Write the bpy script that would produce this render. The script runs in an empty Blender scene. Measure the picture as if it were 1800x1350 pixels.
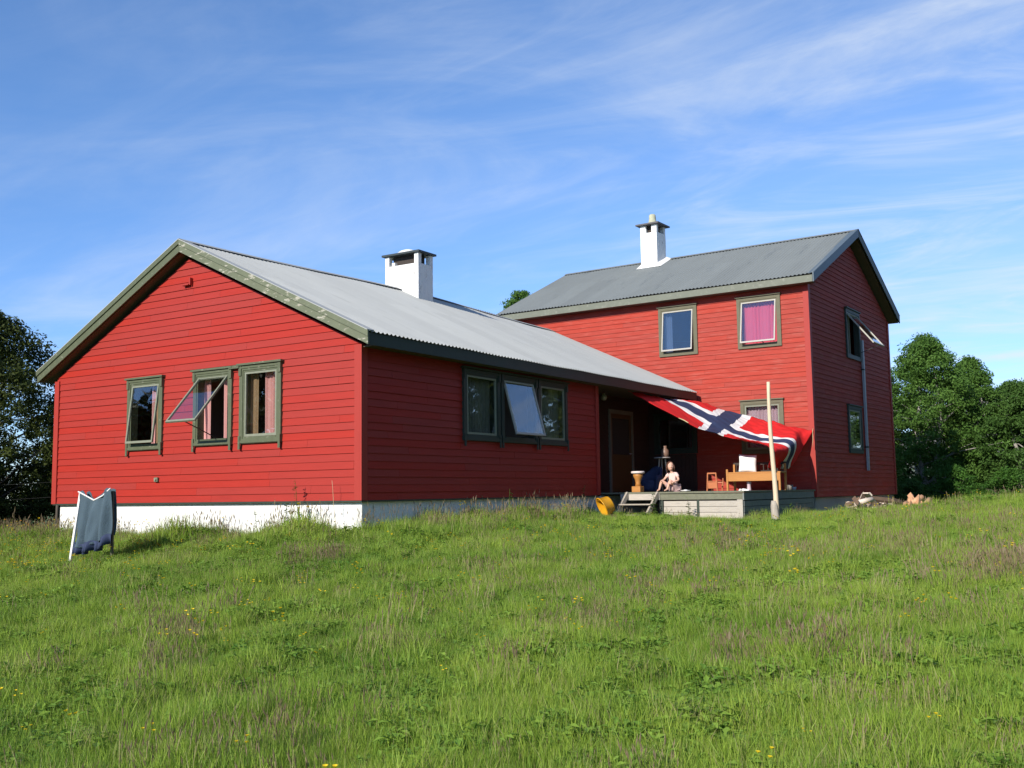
import bpy, bmesh, math, random
import numpy as np
from mathutils import Vector, Matrix, noise
random.seed(7); RNG = np.random.default_rng(7)
S = bpy.context.scene
COL = S.collection
R = math.radians

# ------------------------------------------------------------------ camera
cam_d = bpy.data.cameras.new("camera"); cam = bpy.data.objects.new("camera", cam_d); COL.objects.link(cam)
cam_d.sensor_width = 36; cam_d.lens = 36.335; cam_d.clip_start = 0.05; cam_d.clip_end = 3000
FW = Vector((-0.53579484, 0.83782079, 0.10478655)); RT = Vector((0.84152481, 0.54001551, -0.014807)); UP = Vector((0.06899197, -0.08024697, 0.9943845))
CAM = Vector((10.84777, -12.50723, 0.08146))
m = Matrix((RT, UP, -FW)).transposed().to_4x4(); m.translation = CAM
cam.matrix_world = m
S.camera = cam

# ------------------------------------------------------------------ light
SUN_EL = R(27); TX = 0.055                       # sun comes from behind the camera, low
sd = bpy.data.lights.new("sun", 'SUN'); sd.energy = 4.15; sd.angle = R(0.5); sd.color = (1.0, 0.94, 0.84)
sun = bpy.data.objects.new("sun", sd); COL.objects.link(sun)
tv = Vector((TX, 1.0, 0)).normalized() * math.cos(SUN_EL) - Vector((0, 0, math.sin(SUN_EL)))
sun.rotation_euler = tv.to_track_quat('-Z', 'Y').to_euler()
sun.location = (0, -30, 20)
W = bpy.data.worlds.new("World"); S.world = W; W.use_nodes = True
nt = W.node_tree; nt.nodes.clear()
def N(t, tp, **kw):
    n = t.nodes.new(tp)
    for k, v in kw.items():
        if k.startswith('i_'):
            n.inputs[k[2:].replace('_', ' ')].default_value = v
        else: setattr(n, k, v)
    return n
out = N(nt, 'ShaderNodeOutputWorld'); bg = N(nt, 'ShaderNodeBackground'); bg.inputs['Strength'].default_value = 0.132
sky = N(nt, 'ShaderNodeTexSky'); sky.sky_type = 'NISHITA'; sky.sun_disc = False
sky.sun_elevation = SUN_EL; sky.sun_rotation = math.atan2(-TX, -1.0); sky.air_density = 1.0; sky.dust_density = 0.0; sky.ozone_density = 3.0; sky.altitude = 600
tc = N(nt, 'ShaderNodeTexCoord'); sep = N(nt, 'ShaderNodeSeparateXYZ'); nt.links.new(tc.outputs['Generated'], sep.inputs[0])
def M_(t, op, a, b=None, c=None, clamp=False):
    n = t.nodes.new('ShaderNodeMath'); n.operation = op; n.use_clamp = clamp
    for i, v in enumerate((a, b, c)):
        if v is None: continue
        if isinstance(v, (int, float)): n.inputs[i].default_value = v
        else: t.links.new(v, n.inputs[i])
    return n.outputs[0]
zc = M_(nt, 'ADD', M_(nt, 'MAXIMUM', sep.outputs['Z'], 0.0), 0.10)
px = M_(nt, 'DIVIDE', sep.outputs['X'], zc); py = M_(nt, 'DIVIDE', sep.outputs['Y'], zc)
cmb = N(nt, 'ShaderNodeCombineXYZ'); nt.links.new(px, cmb.inputs[0]); nt.links.new(py, cmb.inputs[1])
def sky_noise(rot, sc, loc, nscale, detail, rough, dist):
    mp = N(nt, 'ShaderNodeMapping'); mp.inputs['Rotation'].default_value = (0, 0, rot); mp.inputs['Scale'].default_value = sc; mp.inputs['Location'].default_value = loc
    nt.links.new(cmb.outputs[0], mp.inputs[0])
    n = N(nt, 'ShaderNodeTexNoise'); n.inputs['Scale'].default_value = nscale; n.inputs['Detail'].default_value = detail
    n.inputs['Roughness'].default_value = rough; n.inputs['Distortion'].default_value = dist
    nt.links.new(mp.outputs[0], n.inputs['Vector']); return n.outputs['Fac']
n1 = sky_noise(R(-12), (0.85, 1.35, 1), (3.1, 0.4, 0), 0.9, 9, 0.60, 1.3)     # streaked cirrus
n2 = sky_noise(R(20), (1, 1, 1), (1.7, 5.0, 0), 0.42, 3, 0.5, 0.3)           # where it gathers
n3 = sky_noise(R(-30), (0.9, 2.2, 1), (9.1, 2.0, 0), 1.3, 9, 0.62, 1.8)
def ramp(t, x, a, b):
    mr = t.nodes.new('ShaderNodeMapRange'); mr.interpolation_type = 'SMOOTHSTEP'
    mr.inputs['From Min'].default_value = a; mr.inputs['From Max'].default_value = b; t.links.new(x, mr.inputs['Value']); return mr.outputs[0]
side = ramp(nt, M_(nt, 'ADD', M_(nt, 'MULTIPLY', sep.outputs['X'], 0.84), M_(nt, 'MULTIPLY', sep.outputs['Y'], 0.54)), -0.45, 0.50)
low = M_(nt, 'SUBTRACT', 1.0, ramp(nt, sep.outputs['Z'], 0.10, 0.62))
c1 = M_(nt, 'MULTIPLY', ramp(nt, n1, 0.40, 0.80), ramp(nt, n2, 0.32, 0.62))
c2 = M_(nt, 'MULTIPLY', ramp(nt, n3, 0.38, 0.90), M_(nt, 'ADD', M_(nt, 'MULTIPLY', side, 0.8), 0.25))
cl = M_(nt, 'ADD', M_(nt, 'MULTIPLY', c1, 0.55), M_(nt, 'MULTIPLY', c2, 0.46))
cl = M_(nt, 'MULTIPLY', cl, M_(nt, 'ADD', 0.42, M_(nt, 'ADD', M_(nt, 'MULTIPLY', side, 0.45), M_(nt, 'MULTIPLY', low, 0.35))))
cl = M_(nt, 'ADD', cl, M_(nt, 'MULTIPLY', M_(nt, 'MULTIPLY', side, low), 0.12), clamp=True)
hs = N(nt, 'ShaderNodeHueSaturation'); hs.inputs['Saturation'].default_value = 1.14; hs.inputs['Value'].default_value = 1.0
nt.links.new(sky.outputs[0], hs.inputs['Color'])
mx = N(nt, 'ShaderNodeMix', data_type='RGBA'); nt.links.new(cl, mx.inputs['Factor']); tint = N(nt, 'ShaderNodeMix', data_type='RGBA', blend_type='MULTIPLY'); tint.inputs['Factor'].default_value = 1.0; tm = N(nt, 'ShaderNodeMix', data_type='RGBA'); tm.inputs['A'].default_value = (0.56, 0.68, 0.97, 1); tm.inputs['B'].default_value = (0.98, 0.94, 1.03, 1); nt.links.new(ramp(nt, sep.outputs['Z'], -0.05, 0.42), tm.inputs['Factor']); nt.links.new(tm.outputs['Result'], tint.inputs['B']); nt.links.new(hs.outputs[0], tint.inputs['A']); nt.links.new(tint.outputs['Result'], mx.inputs['A']); mx.inputs['B'].default_value = (4.3, 4.7, 5.2, 1)
nt.links.new(mx.outputs['Result'], bg.inputs['Color']); nt.links.new(bg.outputs[0], out.inputs[0])
S.view_settings.view_transform = 'Standard'; S.view_settings.look = 'None'; S.view_settings.gamma = 1; S.view_settings.exposure = 0.5
S.render.engine = 'CYCLES'; S.cycles.max_bounces = 8; S.cycles.transparent_max_bounces = 16

# ------------------------------------------------------------------ materials
def mat(name, col, rough=0.7, var=0.0, scale=6.0, stretch=(1, 1, 1), tone=False, bump=0.0, bscale=40.0, spec=0.4, metallic=0.0,
        stain=None, stain_amt=0.0, stain_scale=3.0, stain_lo=0.55, stain_hi=0.7, coords='Object', transl=0.0, stain_stretch=(1, 1, 1)):
    mt = bpy.data.materials.new(name); mt.use_nodes = True; t = mt.node_tree; t.nodes.clear()
    o = N(t, 'ShaderNodeOutputMaterial'); b = N(t, 'ShaderNodeBsdfPrincipled'); b.inputs['Roughness'].default_value = rough
    b.inputs['Specular IOR Level'].default_value = spec; b.inputs['Metallic'].default_value = metallic
    c = N(t, 'ShaderNodeTexCoord'); mp = N(t, 'ShaderNodeMapping'); mp.inputs['Scale'].default_value = stretch; t.links.new(c.outputs[coords], mp.inputs[0])
    rgb = N(t, 'ShaderNodeRGB'); rgb.outputs[0].default_value = (*col, 1); cur = rgb.outputs[0]
    if var > 0:
        n = N(t, 'ShaderNodeTexNoise'); n.inputs['Scale'].default_value = scale; n.inputs['Detail'].default_value = 6; n.inputs['Roughness'].default_value = 0.65
        t.links.new(mp.outputs[0], n.inputs['Vector'])
        v = M_(t, 'ADD', 1.0, M_(t, 'MULTIPLY', M_(t, 'SUBTRACT', n.outputs['Fac'], 0.5), var * 4))
        h = N(t, 'ShaderNodeHueSaturation'); t.links.new(cur, h.inputs['Color']); t.links.new(v, h.inputs['Value']); cur = h.outputs[0]
    if tone:
        a = N(t, 'ShaderNodeAttribute'); a.attribute_name = 'tone'
        h = N(t, 'ShaderNodeHueSaturation'); t.links.new(cur, h.inputs['Color'])
        t.links.new(M_(t, 'ADD', 0.93, M_(t, 'MULTIPLY', a.outputs['Fac'], 0.14)), h.inputs['Value'])
        t.links.new(M_(t, 'ADD', 0.97, M_(t, 'MULTIPLY', a.outputs['Fac'], 0.04)), h.inputs['Saturation']); cur = h.outputs[0]
    if stain:
        n = N(t, 'ShaderNodeTexNoise'); n.inputs['Scale'].default_value = stain_scale; n.inputs['Detail'].default_value = 8; n.inputs['Roughness'].default_value = 0.7
        mp2 = N(t, 'ShaderNodeMapping'); mp2.inputs['Scale'].default_value = stain_stretch; t.links.new(c.outputs[coords], mp2.inputs[0])
        t.links.new(mp2.outputs[0], n.inputs['Vector'])
        f = M_(t, 'MULTIPLY', ramp(t, n.outputs['Fac'], stain_lo, stain_hi), stain_amt)
        x = N(t, 'ShaderNodeMix', data_type='RGBA'); t.links.new(f, x.inputs['Factor']); t.links.new(cur, x.inputs['A']); x.inputs['B'].default_value = (*stain, 1); cur = x.outputs['Result']
    t.links.new(cur, b.inputs['Base Color'])
    if bump > 0:
        n = N(t, 'ShaderNodeTexNoise'); n.inputs['Scale'].default_value = bscale; n.inputs['Detail'].default_value = 5; t.links.new(mp.outputs[0], n.inputs['Vector'])
        bp = N(t, 'ShaderNodeBump'); bp.inputs['Strength'].default_value = bump; bp.inputs['Distance'].default_value = 0.02
        t.links.new(n.outputs['Fac'], bp.inputs['Height']); t.links.new(bp.outputs[0], b.inputs['Normal'])
    sh = b.outputs[0]
    if transl > 0:
        tr = N(t, 'ShaderNodeBsdfTranslucent'); t.links.new(cur, tr.inputs['Color'])
        ms = N(t, 'ShaderNodeMixShader'); ms.inputs[0].default_value = transl; t.links.new(sh, ms.inputs[1]); t.links.new(tr.outputs[0], ms.inputs[2]); sh = ms.outputs[0]
    t.links.new(sh, o.inputs[0])
    return mt
RED_A = mat('red_paint_glossy', (0.335, 0.019, 0.010), 0.6, var=0.08, scale=3, stretch=(0.5, 0.5, 5), tone=True, bump=0.12, bscale=30, spec=0.3,
            stain=(0.25, 0.013, 0.011), stain_amt=0.3, stain_scale=2.2, stain_stretch=(0.4, 0.4, 4))
RED_B = mat('red_paint_faded', (0.36, 0.043, 0.027), 0.75, var=0.12, scale=2.2, stretch=(0.8, 0.8, 6), tone=True, bump=0.15, bscale=30, spec=0.25,
            stain=(0.43, 0.13, 0.10), stain_amt=0.6, stain_scale=2.6, stain_lo=0.47, stain_hi=0.74, stain_stretch=(0.7, 0.7, 7))
DARKBR = mat('porch_shade_brown', (0.055, 0.028, 0.02), 0.7, var=0.1, scale=6)  # even dark brown standing in for deep porch shade
RED_T = mat('red_trim_paint', (0.35, 0.030, 0.020), 0.6, var=0.05, scale=5, stretch=(1, 1, 0.3))
GREEN = mat('olive_green_trim', (0.092, 0.105, 0.058), 0.6, var=0.12, scale=7, stretch=(2, 2, 0.6), bump=0.15, stain=(0.42, 0.40, 0.32), stain_amt=0.35, stain_scale=12, stain_lo=0.58, stain_hi=0.68)
GREEN_P = mat('peeling_green_paint', (0.13, 0.145, 0.088), 0.65, var=0.12, scale=6, bump=0.2, stain=(0.5, 0.46, 0.38), stain_amt=0.7, stain_scale=9, stain_lo=0.56, stain_hi=0.62, stain_stretch=(0.5, 1, 1.6))
GREEN_D = mat('dark_green_paint', (0.032, 0.045, 0.034), 0.55, var=0.1, scale=6)
GREEN_V = mat('grey_green_eave_paint', (0.155, 0.165, 0.125), 0.6, var=0.1, scale=5, stain=(0.4, 0.39, 0.33), stain_amt=0.4, stain_scale=10)
SASH = mat('weathered_sash_wood', (0.21, 0.22, 0.16), 0.5, var=0.12, scale=14)
SASH_W = mat('pale_sash_paint', (0.40, 0.38, 0.33), 0.45, var=0.08, scale=14)
WHITE = mat('white_masonry', (0.76, 0.75, 0.72), 0.85, var=0.05, scale=5, bump=0.5, bscale=25, stain=(0.40, 0.37, 0.31), stain_amt=0.6, stain_scale=3.2, stain_lo=0.52, stain_hi=0.72)
CONC = mat('grey_concrete', (0.36, 0.36, 0.36), 0.9, var=0.1, scale=6, bump=0.4, stain=(0.2, 0.2, 0.19), stain_amt=0.5)
ROOF_A = mat('pale_grey_corrugated_steel', (0.41, 0.415, 0.39), 0.7, var=0.04, scale=1.2, stretch=(0.4, 1.5, 1), metallic=0.0, spec=0.25, stain=(0.29, 0.295, 0.275), stain_amt=0.4, stain_scale=1.1, stain_stretch=(0.3, 2.5, 1), tone=True)
ROOF_B = mat("slate_grey_corrugated_steel", (0.20, 0.215, 0.205), 0.7, var=0.06, scale=1.5, stretch=(1.6, 0.4, 1), spec=0.4, stain=(0.11, 0.125, 0.13), stain_amt=0.5, stain_scale=1.0, stain_stretch=(2.2, 0.3, 1), tone=True)
CAPM = mat('dark_steel_cap', (0.035, 0.045, 0.045), 0.5)
SLATE = mat('slate_cap', (0.10, 0.095, 0.10), 0.7)
SOFF = mat('brown_soffit_boards', (0.11, 0.085, 0.06), 0.8, var=0.15, scale=5)
INTER = mat('interior_plaster', (0.22, 0.19, 0.16), 0.9)
DARKIN = mat('dark_room_panel', (0.05, 0.04, 0.035), 0.9)
DECKW = mat('weathered_deck_wood', (0.46, 0.41, 0.35), 0.85, var=0.14, scale=9, stretch=(0.6, 0.6, 7), tone=True, bump=0.3, stain=(0.27, 0.25, 0.22), stain_amt=0.6, stain_scale=5, stain_stretch=(0.6, 0.6, 5))
DECKT = mat('mossy_deck_edge', (0.17, 0.17, 0.12), 0.9, var=0.2, scale=14, bump=0.4, stain=(0.09, 0.12, 0.05), stain_amt=0.7, stain_scale=7)
DECKG = mat('grey_deck_side', (0.20, 0.21, 0.20), 0.9, var=0.15, scale=8, tone=True)
PINE = mat('orange_pine', (0.44, 0.19, 0.045), 0.5, var=0.12, scale=5, stretch=(0.6, 4, 4))
PINK_W = mat('reddish_pine', (0.46, 0.16, 0.07), 0.5, var=0.1, scale=5)
PALEW = mat('pale_bare_wood', (0.66, 0.52, 0.36), 0.7, var=0.12, scale=8, stretch=(4, 4, 0.5), bump=0.2)
GREYW = mat('grey_bare_wood', (0.38, 0.33, 0.27), 0.85, var=0.2, scale=8, stretch=(4, 4, 0.5), bump=0.3)
LIGHTW = mat('white_painted_wood', (0.75, 0.73, 0.70), 0.6, var=0.08, scale=9)
YEL = mat('yellow_orange_plastic', (0.85, 0.42, 0.02), 0.35, var=0.05, scale=5, transl=0.25)
WHT = mat('white_cloth', (0.78, 0.80, 0.78), 0.9, var=0.06, scale=9, bump=0.5, bscale=14)
SHOE = mat('white_canvas', (0.8, 0.78, 0.76), 0.8)
NAVY = mat('navy_upholstery', (0.035, 0.04, 0.085), 0.85, var=0.2, scale=8)
DENIM = mat('blue_denim', (0.065, 0.10, 0.125), 0.9, var=0.14, scale=5, bump=0.4, bscale=60, stain=(0.12, 0.165, 0.195), stain_amt=0.5, stain_scale=3, transl=0.08)
DENIM_D = mat('dark_blue_hem', (0.04, 0.055, 0.11), 0.9, var=0.15, scale=9, transl=0.1)
SKIN = mat('skin', (0.66, 0.38, 0.27), 0.55, var=0.03, scale=6)
HAIR = mat('brown_hair', (0.09, 0.035, 0.018), 0.55, var=0.15, scale=30)
PINKC = mat('pale_pink_cotton', (0.72, 0.50, 0.44), 0.9, var=0.05, scale=12, bump=0.2)
MAUVE = mat('mauve_cotton', (0.42, 0.28, 0.26), 0.9, var=0.08, scale=12)
EYE = mat('eye_dark', (0.02, 0.015, 0.012), 0.3); LIPS = mat('lips', (0.45, 0.13, 0.11), 0.5)
BARK = mat('grey_birch_bark', (0.30, 0.28, 0.25), 0.9, var=0.3, scale=6, stretch=(1, 1, 0.4))
BARK_D = mat('dark_bark', (0.09, 0.075, 0.06), 0.9, var=0.3, scale=6)
LOGB = mat('firewood_pale', (0.68, 0.56, 0.46), 0.8, var=0.15, scale=6, tone=True)
LOGD = mat('firewood_bark', (0.17, 0.11, 0.075), 0.9, var=0.3, scale=9, tone=True)
LOGO = mat('fresh_split_wood', (0.66, 0.36, 0.20), 0.8, var=0.15, scale=6, tone=True)
METAL = mat('galvanised_grey', (0.35, 0.37, 0.41), 0.5, var=0.05)
DARKM = mat('dark_iron', (0.03, 0.03, 0.03), 0.5)
def curtain_mat(name, col): return mat(name, col, 0.9, var=0.05, scale=8, stretch=(1, 1, 0.3), transl=0.25)
CUR_PINK = curtain_mat('salmon_curtain', (0.88, 0.42, 0.38)); CUR_MAG = curtain_mat('magenta_curtain', (0.90, 0.13, 0.19))
CUR_LIL = curtain_mat('lilac_curtain', (0.75, 0.50, 0.56)); CUR_BEI = curtain_mat('beige_net_curtain', (0.30, 0.29, 0.22)); CUR_OR = curtain_mat('tan_curtain', (0.42, 0.26, 0.14)); CUR_BL = curtain_mat('blue_grey_curtain', (0.10, 0.14, 0.24))
def glass_mat():
    mt = bpy.data.materials.new('window_glass'); mt.use_nodes = True; t = mt.node_tree; t.nodes.clear()
    o = N(t, 'ShaderNodeOutputMaterial'); tr = N(t, 'ShaderNodeBsdfTransparent'); tr.inputs[0].default_value = (0.93, 0.95, 0.95, 1)
    g = N(t, 'ShaderNodeBsdfGlossy'); g.inputs['Roughness'].default_value = 0.015; g.inputs['Color'].default_value = (1, 1, 1, 1)
    f = N(t, 'ShaderNodeLayerWeight'); f.inputs['Blend'].default_value = 0.5
    fac = M_(t, 'ADD', M_(t, 'MULTIPLY', M_(t, 'POWER', f.outputs['Facing'], 5.0), 0.88), 0.115)
    n = N(t, 'ShaderNodeTexNoise'); n.inputs['Scale'].default_value = 2.0; c = N(t, 'ShaderNodeTexCoord'); t.links.new(c.outputs['Object'], n.inputs['Vector'])
    bp = N(t, 'ShaderNodeBump'); bp.inputs['Strength'].default_value = 0.04; bp.inputs['Distance'].default_value = 0.05; t.links.new(n.outputs['Fac'], bp.inputs['Height']); t.links.new(bp.outputs[0], g.inputs['Normal'])
    m2 = N(t, 'ShaderNodeMixShader'); t.links.new(fac, m2.inputs[0]); t.links.new(tr.outputs[0], m2.inputs[1]); t.links.new(g.outputs[0], m2.inputs[2]); t.links.new(m2.outputs[0], o.inputs[0])
    return mt
GLASS = glass_mat()

# ------------------------------------------------------------------ mesh helpers
class MB:
    def __init__(s): s.v = []; s.f = []; s.mi = []; s.tone = []; s.sm = []
    def add(s, vs, fs, mi=0, tone=None, smooth=False, M=None):
        b = len(s.v)
        for p in vs: s.v.append(tuple(M @ Vector(p)) if M is not None else tuple(p))
        if tone is None: tone = random.random()
        flip = M is not None and M.determinant() < 0
        for f in fs: s.f.append([b + i for i in f][::-1] if flip else [b + i for i in f]); s.mi.append(mi); s.tone.append(tone); s.sm.append(smooth)
    def box(s, lo, hi, mi=0, M=None, tone=None):
        x0, y0, z0 = lo; x1, y1, z1 = hi
        vs = [(x0, y0, z0), (x1, y0, z0), (x1, y1, z0), (x0, y1, z0), (x0, y0, z1), (x1, y0, z1), (x1, y1, z1), (x0, y1, z1)]
        s.add(vs, [(0, 3, 2, 1), (4, 5, 6, 7), (0, 1, 5, 4), (1, 2, 6, 5), (2, 3, 7, 6), (3, 0, 4, 7)], mi, tone, False, M)
    def bar(s, a, b, w, h=None, mi=0, tone=None, M=None, up=(0, 0, 1)):
        a = Vector(a); b = Vector(b); h = h or w; d = (b - a).normalized(); u = Vector(up)
        if abs(d.dot(u)) > 0.98: u = Vector((0, 1, 0))
        r = d.cross(u).normalized() * w / 2; q = r.cross(d).normalized() * h / 2
        vs = [a - r - q, a + r - q, a + r + q, a - r + q, b - r - q, b + r - q, b + r + q, b - r + q]
        s.add(vs, [(0, 3, 2, 1), (4, 5, 6, 7), (0, 1, 5, 4), (1, 2, 6, 5), (2, 3, 7, 6), (3, 0, 4, 7)], mi, tone, False, M)
    def tube(s, pts, rad, seg=8, mi=0, cap=True, M=None, tone=None):
        pts = [Vector(p) for p in pts]; n = len(pts)
        if not hasattr(rad, '__len__'): rad = [rad] * n
        vs = []; fs = []; pr = None
        for i, p in enumerate(pts):
            d = (pts[min(i + 1, n - 1)] - pts[max(i - 1, 0)]).normalized()
            if pr is None: pr = d.orthogonal().normalized()
            pr = (pr - d * pr.dot(d)).normalized(); q = d.cross(pr)
            for k in range(seg):
                a = 2 * math.pi * k / seg; vs.append(p + (pr * math.cos(a) + q * math.sin(a)) * rad[i])
        for i in range(n - 1):
            for k in range(seg):
                k2 = (k + 1) % seg; fs.append((i * seg + k, i * seg + k2, (i + 1) * seg + k2, (i + 1) * seg + k))
        s.add(vs, fs, mi, tone, True, M)
        if cap:
            b = len(s.v) - len(vs)
            s.f.append([b + k for k in range(seg)][::-1]); s.mi.append(mi); s.tone.append(0.5); s.sm.append(False)
            s.f.append([b + (n - 1) * seg + k for k in range(seg)]); s.mi.append(mi); s.tone.append(0.5); s.sm.append(False)
    def lathe(s, prof, seg=20, mi=0, M=None, tone=None):
        vs = []; fs = []
        for (r, z) in prof:
            for k in range(seg):
                a = 2 * math.pi * k / seg; vs.append((r * math.cos(a), r * math.sin(a), z))
        for i in range(len(prof) - 1):
            for k in range(seg):
                k2 = (k + 1) % seg; fs.append((i * seg + k, i * seg + k2, (i + 1) * seg + k2, (i + 1) * seg + k))
        s.add(vs, fs, mi, tone, True, M)
    def build(s, name, mats, parent=None, bevel=0.0, M=None):
        me = bpy.data.meshes.new(name)
        vs = s.v if M is None else [tuple(M @ Vector(p)) for p in s.v]
        me.from_pydata(vs, [], s.f); 
        if not isinstance(mats, (list, tuple)): mats = [mats]
        for x in mats: me.materials.append(x)
        me.polygons.foreach_set('material_index', s.mi); me.polygons.foreach_set('use_smooth', s.sm)
        a = me.attributes.new('tone', 'FLOAT', 'FACE'); a.data.foreach_set('value', s.tone)
        me.update()
        o = bpy.data.objects.new(name, me); COL.objects.link(o)
        if parent is not None: o.parent = parent
        if bevel > 0:
            md = o.modifiers.new('bevel', 'BEVEL'); md.width = bevel; md.segments = 2; md.limit_method = 'ANGLE'
        return o
def tag(o, label=None, cat=None, group=None, kind=None):
    if label: o['label'] = label
    if cat: o['category'] = cat
    if group: o['group'] = group
    if kind: o['kind'] = kind
    return o
def thing(name, label, cat, loc=(0, 0, 0), rz=0.0, group=None):
    o = bpy.data.objects.new(name, None); COL.objects.link(o); o.location = loc; o.rotation_euler = (0, 0, rz); o.empty_display_size = 0.2
    return tag(o, label, cat, group)
def frame(u, d, origin):
    """matrix taking (u along wall, d outwards, z up) to the house's local space"""
    u = Vector(u); d = Vector(d); m = Matrix((u, d, Vector((0, 0, 1)))).transposed().to_4x4(); m.translation = Vector(origin); return m

# ------------------------------------------------------------------ ground
GP = np.array([[10.8,-12.5,-1.62],[7.9,-8,-1.38],[4,-10,-1.52],[10,-6.5,-1.22],[13,-9,-1.36],[-3,-2.5,-0.95],[-8,-0.5,-0.80],[0,-0.5,-0.62],[-14,-3,-1.0],[-12,5,-0.82],[-16,14,-1.0],
 [0.5,4.4,-0.42],[0.5,7.6,-0.40],[0.5,2,-0.50],[3.3,8,-0.58],[1.5,8,-0.52],[4.2,7,-0.60],[3.6,13,-0.62],[4.3,17,-0.62],[4.3,20.5,-0.70],[8,9.5,-0.22],[8.6,12,-0.20],[7,17,-0.36],[5.5,22,-0.55],
 [12,6,-0.12],[5,1,-0.85],[8,3,-0.62],[3,4,-0.62],[-1,-5,-1.12],[2,-3,-0.98],[-10,-10,-1.6],[18,0,-0.5],[4,28,-0.9],[0,30,-1.0],[10,30,-0.8],[-20,25,-1.3],[-4,12,-0.7],[20,-14,-1.5],[0,-20,-1.9],[14,14,-0.2],[-22,0,-1.2]])
def _k(r2): return np.where(r2 > 0, r2 * np.log(np.maximum(r2, 1e-9)), 0)
_n = len(GP); _d2 = ((GP[:, None, :2] - GP[None, :, :2]) ** 2).sum(-1)
_A = np.zeros((_n + 3, _n + 3)); _A[:_n, :_n] = _k(_d2) + np.eye(_n) * 1.5; _A[:_n, _n] = 1; _A[:_n, _n + 1:] = GP[:, :2]; _A[_n, :_n] = 1; _A[_n + 1:, :_n] = GP[:, :2].T
_w = np.linalg.solve(_A, np.concatenate([GP[:, 2], [0, 0, 0]]))
def ground_z(x, y):
    x = np.atleast_1d(np.asarray(x, float)); y = np.atleast_1d(np.asarray(y, float)); z = np.zeros_like(x)
    for i0 in range(0, len(x), 20000):
        xs = x[i0:i0 + 20000]; ys = y[i0:i0 + 20000]
        d2 = (xs[:, None] - GP[None, :, 0]) ** 2 + (ys[:, None] - GP[None, :, 1]) ** 2
        z[i0:i0 + 20000] = _k(d2) @ _w[:_n] + _w[_n] + xs * _w[_n + 1] + ys * _w[_n + 2]
    r = np.hypot(x - 2, y - 4); t = np.clip((r - 24) / 26, 0, 1); t = t * t * (3 - 2 * t)
    z = z * (1 - t) + (-1.6) * t
    b = 0.030 * np.sin(x * 1.9 + 0.6 * np.sin(y * 1.3)) * np.sin(y * 1.6 + 1.1 * np.sin(x * 0.9)) + 0.018 * np.sin(x * 4.3 + y * 2.1) * np.sin(y * 3.7 - x * 1.2)
    return z + b * (1 - t)
def gz(x, y): return float(ground_z(x, y)[0])
GROUND = mat('meadow_soil', (0.075, 0.12, 0.022), 0.95, var=0.25, scale=1.5, stain=(0.09, 0.075, 0.03), stain_amt=0.6, stain_scale=0.6)
def axis_pts(c, near, step):
    a = [c]; s = step; x = 0
    while x < 900:
        if x > near: s *= 1.22
        x += s; a.append(c + x); a.insert(0, c - x)
    return np.array(a)
gx = axis_pts(3, 26, 0.4); gy = axis_pts(5, 28, 0.4)
X, Y = np.meshgrid(gx, gy); Zg = ground_z(X.ravel(), Y.ravel())
me = bpy.data.meshes.new('ground'); nx, ny = len(gx), len(gy)
idx = (np.arange(ny - 1)[:, None] * nx + np.arange(nx - 1)[None, :]).ravel()
me.from_pydata(np.stack([X.ravel(), Y.ravel(), Zg], 1).tolist(), [], np.stack([idx, idx + 1, idx + nx + 1, idx + nx], 1).tolist())
me.polygons.foreach_set('use_smooth', [True] * len(me.polygons)); me.materials.append(GROUND)
g = bpy.data.objects.new('ground', me); COL.objects.link(g); g['kind'] = 'structure'

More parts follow.
